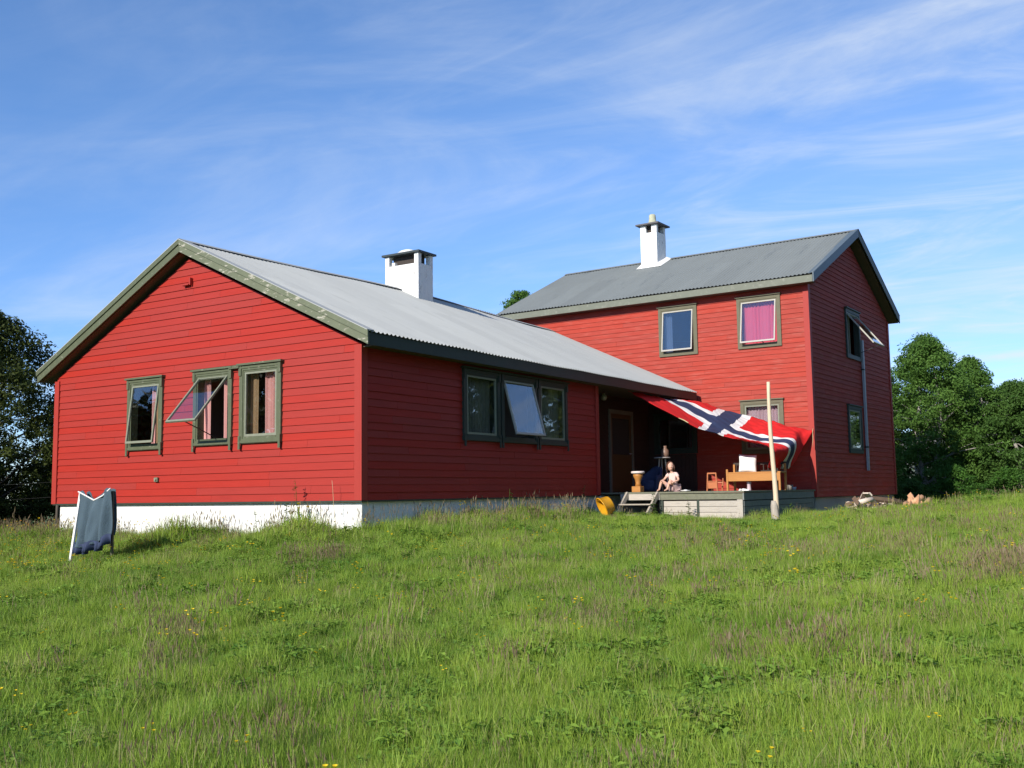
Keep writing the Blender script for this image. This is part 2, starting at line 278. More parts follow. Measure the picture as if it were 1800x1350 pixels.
# ------------------------------------------------------------------ walls
PITCH = 0.125
def siding(mb, M, z0, z1, ufun, holes=(), joints=True, thick=0.10):
    """lapped horizontal boards; ufun(z)->(umin,umax); holes = (u0,u1,z0,z1)"""
    cuts = sorted({z0, z1} | {z0 + i * PITCH for i in range(int((z1 - z0) / PITCH) + 1)} | {h[2] for h in holes} | {h[3] for h in holes})
    cuts = [c for c in cuts if z0 <= c <= z1 + 1e-9]
    rowtone = {}
    for a, b in zip(cuts[:-1], cuts[1:]):
        if b - a < 1e-4: continue
        mid = (a + b) / 2; row = int((mid - z0) / PITCH); rb = z0 + row * PITCH
        if row not in rowtone:
            L = ufun(mid); js = []
            if joints:
                x = L[0] + random.uniform(0.5, 4.0)
                while x < L[1]: js.append(x); x += random.uniform(2.6, 4.8)
            rowtone[row] = (js, [random.random() for _ in range(len(js) + 2)], random.uniform(-0.003, 0.003))
        js, tones, jit = rowtone[row]
        La = ufun(a + 1e-4); Lb = ufun(b - 1e-4)
        ivs = [(min(La[0], Lb[0]), max(La[1], Lb[1]))]
        for h in holes:
            if h[2] < mid < h[3]:
                nv = []
                for (p, q) in ivs:
                    if h[0] > p: nv.append((p, min(q, h[0])))
                    if h[1] < q: nv.append((max(p, h[1]), q))
                ivs = [v for v in nv if v[1] - v[0] > 1e-3]
        fa = 0.024 - 0.015 * (a - rb) / PITCH + jit; fb = 0.024 - 0.015 * (b - rb) / PITCH + jit
        for (p, q) in ivs:
            seg = [p] + [j for j in js if p + 0.05 < j < q - 0.05] + [q]
            for si, (s0, s1) in enumerate(zip(seg[:-1], seg[1:])):
                s0g = s0 + (0.0015 if si else 0); s1g = s1 - (0.0015 if si < len(seg) - 2 else 0)
                def cl(u, z): L = ufun(z); return min(max(u, L[0]), L[1])
                a0, a1, b0, b1 = cl(s0g, a + 1e-4), cl(s1g, a + 1e-4), cl(s0g, b - 1e-4), cl(s1g, b - 1e-4)
                if a1 - a0 < 1e-3 and b1 - b0 < 1e-3: continue
                vs = [(a0, -thick, a), (a1, -thick, a), (a1, fa, a), (a0, fa, a), (b0, -thick, b), (b1, -thick, b), (b1, fb, b), (b0, fb, b)]
                k = sum(1 for j in js if j < (s0 + s1) / 2)
                mb.add(vs, [(0, 1, 2, 3), (7, 6, 5, 4), (3, 2, 6, 7), (1, 0, 4, 5), (0, 3, 7, 4), (2, 1, 5, 6)], 0, tones[min(k, len(tones) - 1)], False, M)

# ------------------------------------------------------------------ windows
def curtain_mesh(mb, u0, u1, z0, z1, d, M, amp=0.03, wl=0.09, mi=0, pinch=0.0):
    n = max(8, int((u1 - u0) / 0.012)); m_ = 8; vs = []; fs = []
    for j in range(m_ + 1):
        t = j / m_
        for i in range(n + 1):
            s = i / n; w = 1 - pinch * math.sin(math.pi * t * 0.9)
            u = u0 + (u1 - u0) * s * w; a = amp * (0.6 + 0.4 * math.sin(s * 17 + 1))
            vs.append((u, d + a * math.sin(2 * math.pi * (u0 + (u1 - u0) * s) / wl + 0.6 * math.sin(3 * s + t)), z0 + (z1 - z0) * t))
    for j in range(m_):
        for i in range(n): q = j * (n + 1) + i; fs.append((q, q + 1, q + n + 2, q + n + 1))
    mb.add(vs, fs, mi, 0.5, True, M)
CW = 0.085
def window(parent, M, u0, u1, z0, z1, opened=0.0, style='A', trim=GREEN, sashm=SASH, curtains=(), fancy=True, dark=False, label=None):
    """casing outer box u0..u1,z0..z1 standing on the siding; sash hung at its top"""
    c = CW; D0 = 0.010; D1 = 0.062
    f = MB()
    f.box((u0, D0, z0 + c), (u0 + c, D1, z1 - c), M=M); f.box((u1 - c, D0, z0 + c), (u1, D1, z1 - c), M=M)
    f.box((u0, D0, z1 - c), (u1, D1, z1), M=M); f.box((u0, D0, z0), (u1, D1, z0 + c), M=M)
    if fancy:
        f.box((u0 - 0.035, D0, z1 + 0.001), (u1 + 0.035, D1 + 0.045, z1 + 0.035), M=M)             # drip cap
        f.box((u0 - 0.002, D1, z1 - c - 0.09), (u0 + c * 0.7, D1 + 0.02, z1), M=M); f.box((u1 - c * 0.7, D1, z1 - c - 0.09), (u1 + 0.002, D1 + 0.02, z1), M=M)
        f.box((u0 + c * 0.7, D1, z1 - 0.05), (u1 - c * 0.7, D1 + 0.012, z1 - 0.012), M=M)
        f.box((u0 - 0.002, D1, z0 - 0.10), (u0 + c * 0.55, D1 + 0.018, z0 + 0.13), M=M); f.box((u1 - c * 0.55, D1, z0 - 0.10), (u1 + 0.002, D1 + 0.018, z0 + 0.13), M=M)
        f.box((u0 + c * 0.55, D1, z0 + 0.01), (u1 - c * 0.55, D1 + 0.014, z0 + 0.055), M=M)
    else:
        f.box((u0 - 0.025, D0, z1 + 0.001), (u1 + 0.025, D1 + 0.04, z1 + 0.03), M=M)
    # deep box of the frame in the wall
    i0, i1, j0, j1 = u0 + c, u1 - c, z0 + c, z1 - c; t = 0.03
    f.box((i0 - 0.02, -0.10, j0), (i0 + t, D1 - 0.012, j1), M=M); f.box((i1 - t, -0.10, j0), (i1 + 0.02, D1 - 0.012, j1), M=M)
    f.box((i0 + t, -0.10, j1 - t), (i1 - t, D1 - 0.012, j1 + 0.01), M=M); f.box((i0 + t, -0.10, j0 - 0.01), (i1 - t, D1 - 0.006, j0 + t), M=M)
    fo = f.build('window', trim, parent)
    if label: fo['label'] = label
    # sash
    a0, a1, b0, b1 = i0 + t + 0.004, i1 - t - 0.004, j0 + t + 0.004, j1 - t - 0.004; s = 0.032; th = 0.034
    hinge = Vector((0, 0.03, b1)); rot = Matrix.Translation(hinge) @ Matrix.Rotation(-opened if False else opened, 4, 'X') @ Matrix.Translation(-hinge)
    MM = M @ rot
    sb = MB()
    for lo, hi in (((a0, 0.012, b0 + s * 1.3), (a0 + s, 0.012 + th, b1 - s)), ((a1 - s, 0.012, b0 + s * 1.3), (a1, 0.012 + th, b1 - s)),
                   ((a0, 0.012, b1 - s), (a1, 0.012 + th, b1)), ((a0, 0.012, b0), (a1, 0.012 + th, b0 + s * 1.3))):
        sb.box(lo, hi, M=MM)
    sb.build('sash', sashm, fo)
    gb = MB(); gb.box((a0 + s - 0.004, 0.026, b0 + s * 1.3 - 0.004), (a1 - s + 0.004, 0.032, b1 - s + 0.004), M=MM); gb.build('glass_pane', GLASS, fo)
    if opened > 0.02:
        st = MB(); e = MM @ Vector(((a0 + a1) / 2 + 0.1, 0.012, b0 + 0.01)); w0 = M @ Vector(((a0 + a1) / 2 + 0.1, 0.0, b0 - 0.005))
        st.bar(w0, e, 0.018, 0.014); st.build('stay', DARKM, fo)
    for (cu0, cu1, cm, dd) in curtains:
        cb = MB(); w = i1 - i0
        curtain_mesh(cb, i0 + w * cu0 - (0.06 if cu0 == 0 else 0), i0 + w * cu1 + (0.06 if cu1 == 1 else 0), j0 - 0.03, j1 + 0.05, -0.115 - dd, M)
        cb.build('curtain', cm, fo)
    return fo, (i0, i1, j0, j1)
def hole(u0, u1, z0, z1, c=0.085): return (u0 + c, u1 - c, z0 + c, z1 - c)

# ------------------------------------------------------------------ corrugated roof slopes
def corrugated(mb, P0, P1, Q1, Q0, wl=0.105, amp=0.014, hump=None):
    """sheet P0-P1 along the eave, Q0-Q1 along the ridge; corrugations run from eave to ridge"""
    P0, P1, Q1, Q0 = map(Vector, (P0, P1, Q1, Q0)); L = (P1 - P0).length; n = int(L / wl * 6); nrm = (P1 - P0).cross(Q0 - P0).normalized()
    if nrm.z < 0: nrm = -nrm
    rows = 10; vs = []; fs = []
    for j in range(rows + 1):
        t = j / rows
        for i in range(n + 1):
            s = i / n; p = P0.lerp(P1, s).lerp(Q0.lerp(Q1, s), t)
            p = p + nrm * (amp * math.sin(2 * math.pi * i / 6) + 0.004 * math.sin(s * 40) + 0.004 * math.sin(s * 13 + 5 * t))
            if hump: p.z += hump(s) * t
            vs.append(p)
    base = len(mb.v); mb.v += [tuple(v) for v in vs]
    sheets = [random.random() for _ in range(200)]
    for j in range(rows):
        for i in range(n):
            q = j * (n + 1) + i; mb.f.append([base + q, base + q + 1, base + q + n + 2, base + q + n + 1]); mb.mi.append(0)
            mb.tone.append(sheets[(i // 42) + (0 if j < 6 else 90)] * 0.7 + 0.15); mb.sm.append(True)

# ================================================================== HOUSE A (single storey)
WA = 8.0; AX = -4.13; HE = 2.5; HR = 4.438; LB = 7.95; LE = 13.05
A = thing('wooden_house', 'low single storey red timber house with pale grey ridged roof and wide white chimney', 'house', (0, 0, 0))
sl = (HR - HE) / 4.0
def gab(z):
    if z <= HE: return (-WA, 0.0)
    t = (z - HE) / (HR - HE); return (-WA + t * (WA + AX), t * AX)
MG = frame((1, 0, 0), (0, -1, 0), (0, 0, 0))            # gable
MSd = frame((0, 1, 0), (1, 0, 0), (0, 0, 0))            # right side
wa = [(-5.74, -4.74, 0.97, 2.30), (-3.90, -2.91, 0.99, 2.32), (-2.72, -1.72, 0.99, 2.34)]
b = MB(); siding(b, MG, 0.0, HR, gab, [hole(*w) for w in wa]); b.build('wall', RED_A, A)
ws = [(2.74, 3.94, 1.04, 2.36), (3.99, 5.30, 1.04, 2.36), (5.35, 6.54, 1.04, 2.36)]
b = MB(); siding(b, MSd, 0.0, HE, lambda z: (0.0, LB), [hole(*w) for w in ws]); b.build('wall', RED_A, A)
MLf = frame((0, -1, 0), (-1, 0, 0), (-WA, 0, 0))
b = MB(); siding(b, MLf, 0.0, HE, lambda z: (-LE - 0.2, 0.0)); b.build('wall', RED_A, A)
# porch recess: end wall and inner wall
MR = frame((-1, 0, 0), (0, 1, 0), (0, LB, 0)); b = MB(); siding(b, MR, 0.0, HE, lambda z: (0.0, 1.2), joints=False); b.build('wall', RED_A, A)
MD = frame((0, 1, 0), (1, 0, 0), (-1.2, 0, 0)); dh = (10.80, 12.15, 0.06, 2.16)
b = MB(); siding(b, MD, 0.0, HE, lambda z: (LB, LE + 0.15), [dh]); b.build('wall', DARKBR, A)  # inner porch wall coloured dark to deepen the shade there
# interior
b = MB(); b.box((-WA + 0.1, 0.1, -0.05), (-0.1, LB - 0.1, -0.01)); b.box((-WA + 0.1, 0.1, HE - 0.02), (-0.1, LB - 0.1, HE + 0.02))
b.box((-WA + 0.1, LB + 0.001, -0.05), (-1.3, LE, -0.01)); b.box((-WA + 0.1, LB + 0.001, HE - 0.02), (-1.3, LE, HE + 0.02))
b.box((-4.6, 0.12, 0), (-4.5, LB - 0.1, HE - 0.03)); b.box((-WA + 0.1, 3.9, 0), (-4.61, 4.0, HE - 0.03)); b.box((-4.49, 5.9, 0), (-0.15, 6.0, HE - 0.03)); b.build('room_lining', INTER, A)
# corner boards
b = MB()
b.box((-0.11, -0.045, 0), (0.0, 0.0, HE - 0.02)); b.box((0.0005, -0.045, 0), (0.042, 0.10, HE - 0.02)); b.build('corner_board', RED_T, A)
b = MB(); b.box((-WA - 0.042, -0.045, -0.005), (-WA + 0.10, 0.0, HE - 0.06)); b.box((-WA - 0.042, 0.001, -0.005), (-WA, 0.12, HE - 0.06)); b.build('corner_board', RED_T, A)
b = MB(); b.box((0.0005, LB - 0.10, 0), (0.042, LB + 0.035, HE)); b.box((-0.10, LB + 0.0005, 0), (0, LB + 0.034, HE)); b.build('corner_board', RED_T, A)
# foundation
b = MB(); 
def found_box(mb, x0, x1, y0, y1, zt, zb, n=14):
    mb.box((x0, y0, zb), (x1, y1, zt))
found_box(b, -WA + 0.12, -0.03, 0.045, LE, -0.012, -1.6); fo_ = b.build('foundation', WHITE, A, bevel=0.01)
b = MB(); b.box((-WA - 0.01, -0.035, -0.028), (0.035, 0.02, -0.002)); b.box((0.003, 0.021, -0.028), (0.035, LB, -0.002)); b.build('base_board', GREEN_D, A)
# roof
OH = 0.32; RK = 0.23; TT = 0.30
def zr(x): return (HR + TT - (x - AX) * (HR - HE) / -AX) if x >= AX else (HR + TT - (AX - x) * (HR - HE) / (WA + AX))
roof = MB()
humpA = lambda s: 0.11 * math.exp(-((s - 0.50) / 0.26) ** 2)
ye = LE - 0.05
corrugated(roof, (OH + 0.03, -RK, zr(OH + 0.03)), (OH + 0.03, ye, zr(OH + 0.03)), (AX, ye, zr(AX)), (AX, -RK, zr(AX)), hump=humpA)
corrugated(roof, (-WA - OH - 0.03, -RK, zr(-WA - OH - 0.03)), (-WA - OH - 0.03, ye + 2.0, zr(-WA - OH - 0.03)), (AX, ye + 2.0, zr(AX)), (AX, -RK, zr(AX)), hump=humpA)
RF = roof.build('roof', ROOF_A, A)
slab = MB()   # boarded deck under the sheets
for (xa, xb) in ((OH - 0.03, AX), (AX, -WA - OH + 0.03)):
    p = [(xa, -RK + 0.05), (xb, -RK + 0.05), (xb, ye - 0.02), (xa, ye - 0.02)]
    vs = [(x, y, zr(x) - 0.05) for x, y in p] + [(x, y, zr(x) - 0.20) for x, y in p]
    slab.add(vs, [(0, 1, 2, 3), (7, 6, 5, 4), (0, 4, 5, 1), (1, 5, 6, 2), (2, 6, 7, 3), (3, 7, 4, 0)])
slab.build('roof_deck', SOFF, RF)
so = MB(); so.box((0.045, 0.0, 2.435), (OH - 0.03, ye - 0.02, 2.455)); so.box((-1.2, LB + 0.04, 2.50), (0.044, ye - 0.02, 2.52)); so.build('soffit', SOFF, RF)
fa = MB(); fa.box((OH - 0.028, -RK + 0.02, 2.43), (OH, ye - 0.01, zr(OH) - 0.02)); fa.build('fascia', GREEN_D, RF)
fb = MB(); fb.box((-WA - OH, -RK + 0.02, 2.43), (-WA - OH + 0.028, ye, zr(-WA - OH) - 0.02)); fb.build('fascia', GREEN, RF)
def rake(mb, x0, x1, y, top, hgt, th, zf=zr):
    vs = []
    for x in (x0, x1):
        for dz in (-top, -top - hgt):
            for dy in (0, th): vs.append((x, y + dy, zf(x) + dz))
    # order: x0:(t0,t1,b0,b1) x1:(...)
    mb.add(vs, [(0, 4, 6, 2), (1, 3, 7, 5), (0, 1, 5, 4), (2, 6, 7, 3), (0, 2, 3, 1), (4, 5, 7, 6)])
rb_ = MB(); rake(rb_, AX + 0.001, OH + 0.02, -RK - 0.012, 0.02, 0.19, 0.03); rake(rb_, AX + 0.001, OH + 0.035, -RK - 0.035, -0.02, 0.10, 0.022); rb_.build('rake_board', GREEN_P, RF)
rb_ = MB(); rake(rb_, -WA - OH - 0.02, AX - 0.001, -RK - 0.012, 0.02, 0.19, 0.03); rake(rb_, -WA - OH - 0.035, AX - 0.001, -RK - 0.035, -0.02, 0.09, 0.022); rb_.build('rake_board', GREEN, RF)
# flashing over the rake
fl = MB()
for (x0, x1) in ((AX, OH + 0.03), (-WA - OH - 0.03, AX)):
    vs = []
    for x in (x0, x1):
        vs += [(x, -RK - 0.04, zr(x) + 0.028), (x, -RK + 0.13, zr(x) + 0.032), (x, -RK - 0.04, zr(x) + 0.015), (x, -RK + 0.13, zr(x) + 0.017)]
    fl.add(vs, [(0, 1, 5, 4), (2, 6, 7, 3), (0, 4, 6, 2), (1, 3, 7, 5), (0, 2, 3, 1), (4, 5, 7, 6)])
fl.build('rake_flashing', ROOF_A, RF)
rc = MB(); n = 30
for sgn in (1, -1):
    vs = []
    for i in range(n + 1):
        y = -RK - 0.02 + (ye + RK) * i / n; h = humpA(i / n)
        vs += [(AX, y, zr(AX) + h + 0.034), (AX + sgn * 0.15, y, zr(AX) + h - 0.15 * 0.47 + 0.034)]
    rc.add(vs, [(2 * i, 2 * i + 1, 2 * i + 3, 2 * i + 2) if sgn > 0 else (2 * i + 1, 2 * i, 2 * i + 2, 2 * i + 3) for i in range(n)], 0, 0.2)
rc.build('ridge_cap', ROOF_A, RF)
# windows of the gable
w, _ = window(A, MG, *wa[0], opened=R(7), curtains=[(0.50, 0.62, CUR_PINK, 0.0), (0.30, 0.50, CUR_OR, 0.25)])
w, _ = window(A, MG, *wa[1], opened=R(41), curtains=[(0.0, 0.22, CUR_PINK, 0.0), (0.60, 0.80, CUR_PINK, 0.05)])
w, _ = window(A, MG, *wa[2], opened=0.0, curtains=[(0.44, 1.0, CUR_PINK, 0.0), (0.05, 0.25, CUR_OR, 0.0)])
b = MB(); b.box((-2.955, 0.03, 2.30), (-2.70, 0.10, 2.355), M=MG); b.build('drip_cap', GREEN, A)
w, _ = window(A, MSd, *ws[0], trim=GREEN_D, curtains=[(0.0, 1.0, CUR_BEI, 0.0)], fancy=True)
w, _ = window(A, MSd, *ws[1], trim=GREEN_D, opened=R(15), sashm=SASH_W)
w, _ = window(A, MSd, *ws[2], trim=GREEN_D, curtains=[(0.0, 1.0, CUR_BEI, 0.0)])
# little vent shelf near the apex, pipe stub low on the gable
b = MB(); b.box((-4.22, 0.03, 3.93), (-4.04, 0.10, 3.95), M=MG); b.box((-4.03, 0.03, 3.93), (-4.0, 0.09, 4.06), M=MG); b.build('vent_hood', RED_T, A)
b = MB(); b.box((-4.93, 0.03, 0.38), (-4.83, 0.055, 0.46), M=MG); b.box((-4.90, 0.056, 0.40), (-4.86, 0.075, 0.43), M=MG); b.build('outdoor_tap', GREEN_P, A)
# door
b = MB(); b.box((10.80, -0.02, 0.06), (10.88, 0.06, 2.16), M=MD); b.box((12.07, -0.02, 0.06), (12.15, 0.06, 2.16), M=MD); b.box((10.88, -0.02, 2.06), (12.07, 0.06, 2.16), M=MD)
dr = b.build('door_frame', mat('pale_door_frame', (0.20, 0.18, 0.14), 0.7, var=0.1), A)
b = MB(); b.box((10.885, -0.01, 0.07), (12.065, 0.03, 1.02), M=MD); b.box((10.885, -0.01, 1.02), (10.99, 0.03, 2.055), M=MD); b.box((11.96, -0.01, 1.02), (12.065, 0.03, 2.055), M=MD)
b.box((10.99, -0.01, 1.95), (11.96, 0.03, 2.055), M=MD); b.box((10.99, 0.0, 1.02), (11.96, 0.008, 1.95), 1, M=MD)
do = b.build('door', [mat('varnished_brown_door', (0.12, 0.06, 0.02), 0.5, var=0.1), DARKIN], A)
b = MB(); b.tube([(-1.16, 11.93, 1.05), (-1.10, 11.93, 1.05), (-1.10, 11.80, 1.05)], 0.012); b.build('handle', METAL, do)
b = MB(); b.lathe([(0.0, -0.09), (0.05, -0.08), (0.075, -0.03), (0.07, 0.02), (0.04, 0.05), (0.03, 0.09), (0.0, 0.09)], 16, M=Matrix.Translation((-0.95, 10.15, 2.41))); b.build('porch_lamp', mat('opal_lamp_glass', (0.6, 0.6, 0.56), 0.3), A)
# chimney of A
WHITE_C = mat('sooty_white_render', (0.78, 0.77, 0.74), 0.85, var=0.06, scale=5, bump=0.7, bscale=22, stain=(0.27, 0.25, 0.22), stain_amt=0.75, stain_scale=4.5, stain_lo=0.54, stain_hi=0.70, stain_stretch=(1.5, 1.5, 0.7))
def chimney_parts(par, M, w, d, zb, zt, wall_t, cap_over, capm, flat_cap=True, openings='wide', lean=0.0):
    c = MB(); z2 = zt - 0.24
    # shaft with slightly uneven plaster
    n = 10
    def ring(z): return [(-w / 2, -d / 2, z), (w / 2, -d / 2, z), (w / 2, d / 2, z), (-w / 2, d / 2, z)]
    sub = bmesh.new(); bmesh.ops.create_cube(sub, size=1.0)
    bmesh.ops.scale(sub, vec=(w, d, z2 - zb), verts=sub.verts); bmesh.ops.translate(sub, vec=(0, 0, (z2 + zb) / 2), verts=sub.verts)
    bmesh.ops.subdivide_edges(sub, edges=sub.edges[:], cuts=9, use_grid_fill=True)
    for v in sub.verts:
        q = Vector(v.co) * 4; o = noise.noise(q) * 0.012 + noise.noise(q * 3) * 0.006; v.co += Vector((v.co.x, v.co.y, 0)).normalized() * o
    sub.verts.ensure_lookup_table(); c.add([v.co.copy() for v in sub.verts], [[v.index for v in f.verts] for f in sub.faces], 0, 0.5, False, M); sub.free()
    p = wall_t
    for sx in (-1, 1):
        for sy in (-1, 1):
            c.box((min(sx * w / 2, sx * (w / 2 - p)), min(sy * d / 2, sy * (d / 2 - p)), z2 + 0.001), (max(sx * w / 2, sx * (w / 2 - p)), max(sy * d / 2, sy * (d / 2 - p)), zt), M=M)
    if openings == 'small':
        c.box((-w / 2 + p, -d / 2 + 0.002, z2 + 0.13), (-0.10, -d / 2 + 0.1, zt - 0.001), M=M); c.box((0.10, -d / 2 + 0.002, z2 + 0.001), (w / 2 - p, -d / 2 + 0.1, zt - 0.001), M=M)
        c.box((-w / 2 + p, -d / 2 + 0.002, z2 + 0.001), (-0.08, -d / 2 + 0.1, z2 + 0.13), M=M)
        c.box((-w / 2 + p, d / 2 - 0.1, z2 + 0.001), (w / 2 - p, d / 2, zt - 0.001), M=M)
    else:
        c.box((-w / 2 + p + 0.08, -d / 2 + 0.002, z2 + 0.001), (-w / 2 + p + 0.17, -d / 2 + 0.1, z2 + 0.08), M=M)
    co = c.build('chimney', WHITE_C, par, bevel=0.006)
    fl_ = MB(); fl_.box((-w / 2 + p + 0.02, -d / 2 + p + 0.02, z2 + 0.001), (w / 2 - p - 0.02, d / 2 - p - 0.02, zt - 0.003), M=M); fl_.build('flue', DARKIN, co)
    k = MB(); k.box((-w / 2 - cap_over, -d / 2 - cap_over, zt + 0.001), (w / 2 + cap_over, d / 2 + cap_over, zt + 0.045), M=M)
    k.build('chimney_cap', capm, co)
    return co
co = chimney_parts(A, Matrix.Translation((-4.0, 6.30, 0)), 0.98, 0.56, 3.9, 5.63, 0.12, 0.06, CAPM)
k = MB(); k.lathe([(0.28, 0.0), (0.26, 0.04), (0.19, 0.09), (0.09, 0.125), (0.0, 0.13)], 20, M=Matrix.Translation((-4.02, 6.30, 5.676))); k.build('cap_mortar', WHITE, co)

# ================================================================== HOUSE B (two storeys, front wall local y=0, gable x=0)
BR = -0.0313; B0 = (3.3251, 13.0907, 0)
B = thing('wooden_house', 'tall two storey red timber house with dark grey roof and slim white chimney', 'house', B0, BR)
BMAT = Matrix.Translation(B0) @ Matrix.Rotation(BR, 4, 'Z')
LBB = 9.05; WB = 7.478; HEB = 5.2135; HRB = 6.9665; ZB = -0.13; TB = 0.34
MBF = frame((1, 0, 0), (0, -1, 0), (0, 0, 0)); MBG = frame((0, 1, 0), (1, 0, 0), (0, 0, 0))
wb = [(-4.12, -2.99, 3.69, 5.03), (-1.86, -0.69, 3.70, 5.03), (-1.86, -0.72, 0.98, 2.34), (-4.35, -3.10, 1.05, 2.12)]
wg = [(3.02, 4.32, 3.64, 5.02), (2.84, 4.10, 1.02, 2.32)]
b = MB(); siding(b, MBF, ZB, HEB, lambda z: (-LBB, 0.0), [hole(*w) for w in wb]); b.build('wall', RED_B, B)
def gabB(z):
    if z <= HEB: return (0.0, WB)
    t = (z - HEB) / (HRB - HEB) * 0.5 * WB; return (t, WB - t)
b = MB(); siding(b, MBG, ZB, HRB, gabB, [hole(*w) for w in wg]); b.build('wall', RED_B, B)
b = MB(); siding(b, frame((-1, 0, 0), (0, 1, 0), (0, WB, 0)), ZB, HEB, lambda z: (0.0, LBB)); b.build('wall', RED_B, B)
b = MB(); siding(b, frame((0, -1, 0), (-1, 0, 0), (-LBB, WB, 0)), ZB, HRB, gabB); b.build('wall', RED_B, B)
b = MB(); b.box((-LBB + 0.1, 0.1, -0.06), (-0.1, WB - 0.1, -0.01)); b.box((-LBB + 0.1, 0.1, 2.55), (-0.1, WB - 0.1, 2.65)); b.box((-LBB + 0.1, 0.1, HEB), (-0.1, WB - 0.1, HEB + 0.05))
b.box((-2.45, 0.12, 0), (-2.35, WB - 0.12, 2.54)); b.box((-2.45, 0.12, 2.66), (-2.35, WB - 0.12, HEB - 0.01)); b.build('room_lining', INTER, B)
b = MB(); b.box((-0.10, -0.045, ZB), (0.0, -0.0005, HEB - 0.05)); b.box((0.0005, -0.045, ZB), (0.042, 0.10, HEB - 0.02)); b.build('corner_board', RED_T, B)
b = MB(); b.box((0.0005, WB - 0.10, ZB), (0.042, WB + 0.04, HEB - 0.02)); b.build('corner_board', RED_T, B)
b = MB(); b.box((-LBB + 0.05, 0.05, -1.6), (-0.04, WB - 0.05, ZB - 0.012)); b.build('foundation', CONC, B, bevel=0.01)
OB = 0.368; RB = 0.284; YM = WB / 2
def zrb(y): return HRB + TB - abs(y - YM) * (HRB - HEB) / YM
roof = MB(); x0, x1 = -LBB - RB, RB
ZE = zrb(-OB)
corrugated(roof, (x0, -OB - 0.03, ZE), (x1, -OB - 0.03, ZE), (x1, YM, zrb(YM)), (x0, YM, zrb(YM)))
corrugated(roof, (x0, WB + OB + 0.03, ZE), (x1, WB + OB + 0.03, ZE), (x1, YM, zrb(YM)), (x0, YM, zrb(YM)))
RFB = roof.build('roof', ROOF_B, B)
slab = MB()
for (ya, yb) in ((-OB + 0.03, YM), (YM, WB + OB - 0.03)):
    p = [(x0 + 0.04, ya), (x1 - 0.04, ya), (x1 - 0.04, yb), (x0 + 0.04, yb)]
    vs = [(x, y, zrb(y) - 0.04) for x, y in p] + [(x, y, zrb(y) - 0.20) for x, y in p]
    slab.add(vs, [(0, 1, 2, 3), (7, 6, 5, 4), (0, 4, 5, 1), (1, 5, 6, 2), (2, 6, 7, 3), (3, 7, 4, 0)])
slab.build('roof_deck', SOFF, RFB)
fa = MB(); fa.box((x0 + 0.02, -OB, 5.18), (x1 - 0.02, -OB + 0.028, ZE - 0.03)); fa.build('fascia', GREEN_V, RFB)
fa = MB(); fa.box((x0 + 0.02, WB + OB - 0.028, 5.18), (x1 - 0.02, WB + OB, ZE - 0.03)); fa.build('fascia', GREEN_D, RFB)
so = MB(); so.box((x0 + 0.05, -OB + 0.03, 5.19), (x1 - 0.05, -0.03, 5.21)); so.build('soffit', SOFF, RFB)
BLUEG = mat('blue_green_rake_paint', (0.10, 0.13, 0.15), 0.5, var=0.06, scale=5)
for (ya, yb, mt_) in ((-OB - 0.02, YM - 0.001, BLUEG), (YM + 0.001, WB + OB + 0.02, GREEN_D)):
    q = MB(); vs = []
    for y in (ya, yb):
        for dz in (0.03, -0.20):
            for dx in (0.0, 0.03): vs.append((x1 - 0.005 + dx, y, zrb(y) + dz))
    q.add(vs, [(0, 2, 6, 4), (1, 5, 7, 3), (0, 4, 5, 1), (2, 3, 7, 6), (0, 1, 3, 2), (4, 6, 7, 5)])
    vs = []
    for y in (ya, yb):
        vs += [(x1 - 0.16, y, zrb(y) + 0.022), (x1 + 0.035, y, zrb(y) + 0.036), (x1 - 0.16, y, zrb(y) + 0.012), (x1 + 0.035, y, zrb(y) + 0.031)]
    q.add(vs, [(0, 1, 5, 4), (2, 6, 7, 3), (0, 4, 6, 2), (1, 3, 7, 5), (0, 2, 3, 1), (4, 5, 7, 6)])
    q.build('rake_board', mt_, RFB)
rc = MB()
for sgn in (1, -1):
    rc.add([(x0, YM, zrb(YM) + 0.03), (x1, YM, zrb(YM) + 0.03), (x1, YM + sgn * 0.16, zrb(YM) - 0.045), (x0, YM + sgn * 0.16, zrb(YM) - 0.045)], [(0, 1, 2, 3) if sgn > 0 else (3, 2, 1, 0)], 0, 0.2)
rc.build('ridge_cap', ROOF_B, RFB)
co = chimney_parts(B, Matrix.Translation((-5.86, 3.28, 0)), 0.56, 0.62, 6.2, 8.28, 0.12, 0.11, SLATE, openings='small')
k = MB(); k.lathe([(0.26, 0.0), (0.20, 0.06), (0.12, 0.12), (0.11, 0.22), (0.10, 0.34), (0.06, 0.36), (0.0, 0.36)], 14, M=Matrix.Translation((-5.86, 3.28, 8.326))); k.build('chimney_pot', mat('lichen_mortar', (0.42, 0.42, 0.30), 0.9, var=0.2, scale=9), co)
# mortar skirt where the stack meets the sheets
k = MB(); pts_ = [(-6.27, 2.88), (-5.45, 2.88), (-5.40, 3.66), (-6.30, 3.66)]; inn = [(-6.14, 2.97), (-5.58, 2.97), (-5.58, 3.6), (-6.14, 3.6)]
vs = [(x + random.uniform(-.03, .03), y, zrb(y) + 0.02) for x, y in pts_] + [(x, y, zrb(y) + 0.12) for x, y in inn]
k.add(vs, [(0, 1, 5, 4), (1, 2, 6, 5), (2, 3, 7, 6), (3, 0, 4, 7)]); k.build('mortar_skirt', WHITE, co)
OLV = mat('olive_grey_casing', (0.125, 0.115, 0.07), 0.65, var=0.12, scale=8)
window(B, MBF, *wb[0], opened=R(7), trim=OLV, sashm=SASH_W, fancy=False, curtains=[(0.0, 0.25, CUR_BL, 0.0)])
window(B, MBF, *wb[1], opened=R(9), trim=OLV, sashm=SASH_W, fancy=False, curtains=[(0.0, 1.0, CUR_MAG, 0.0)])
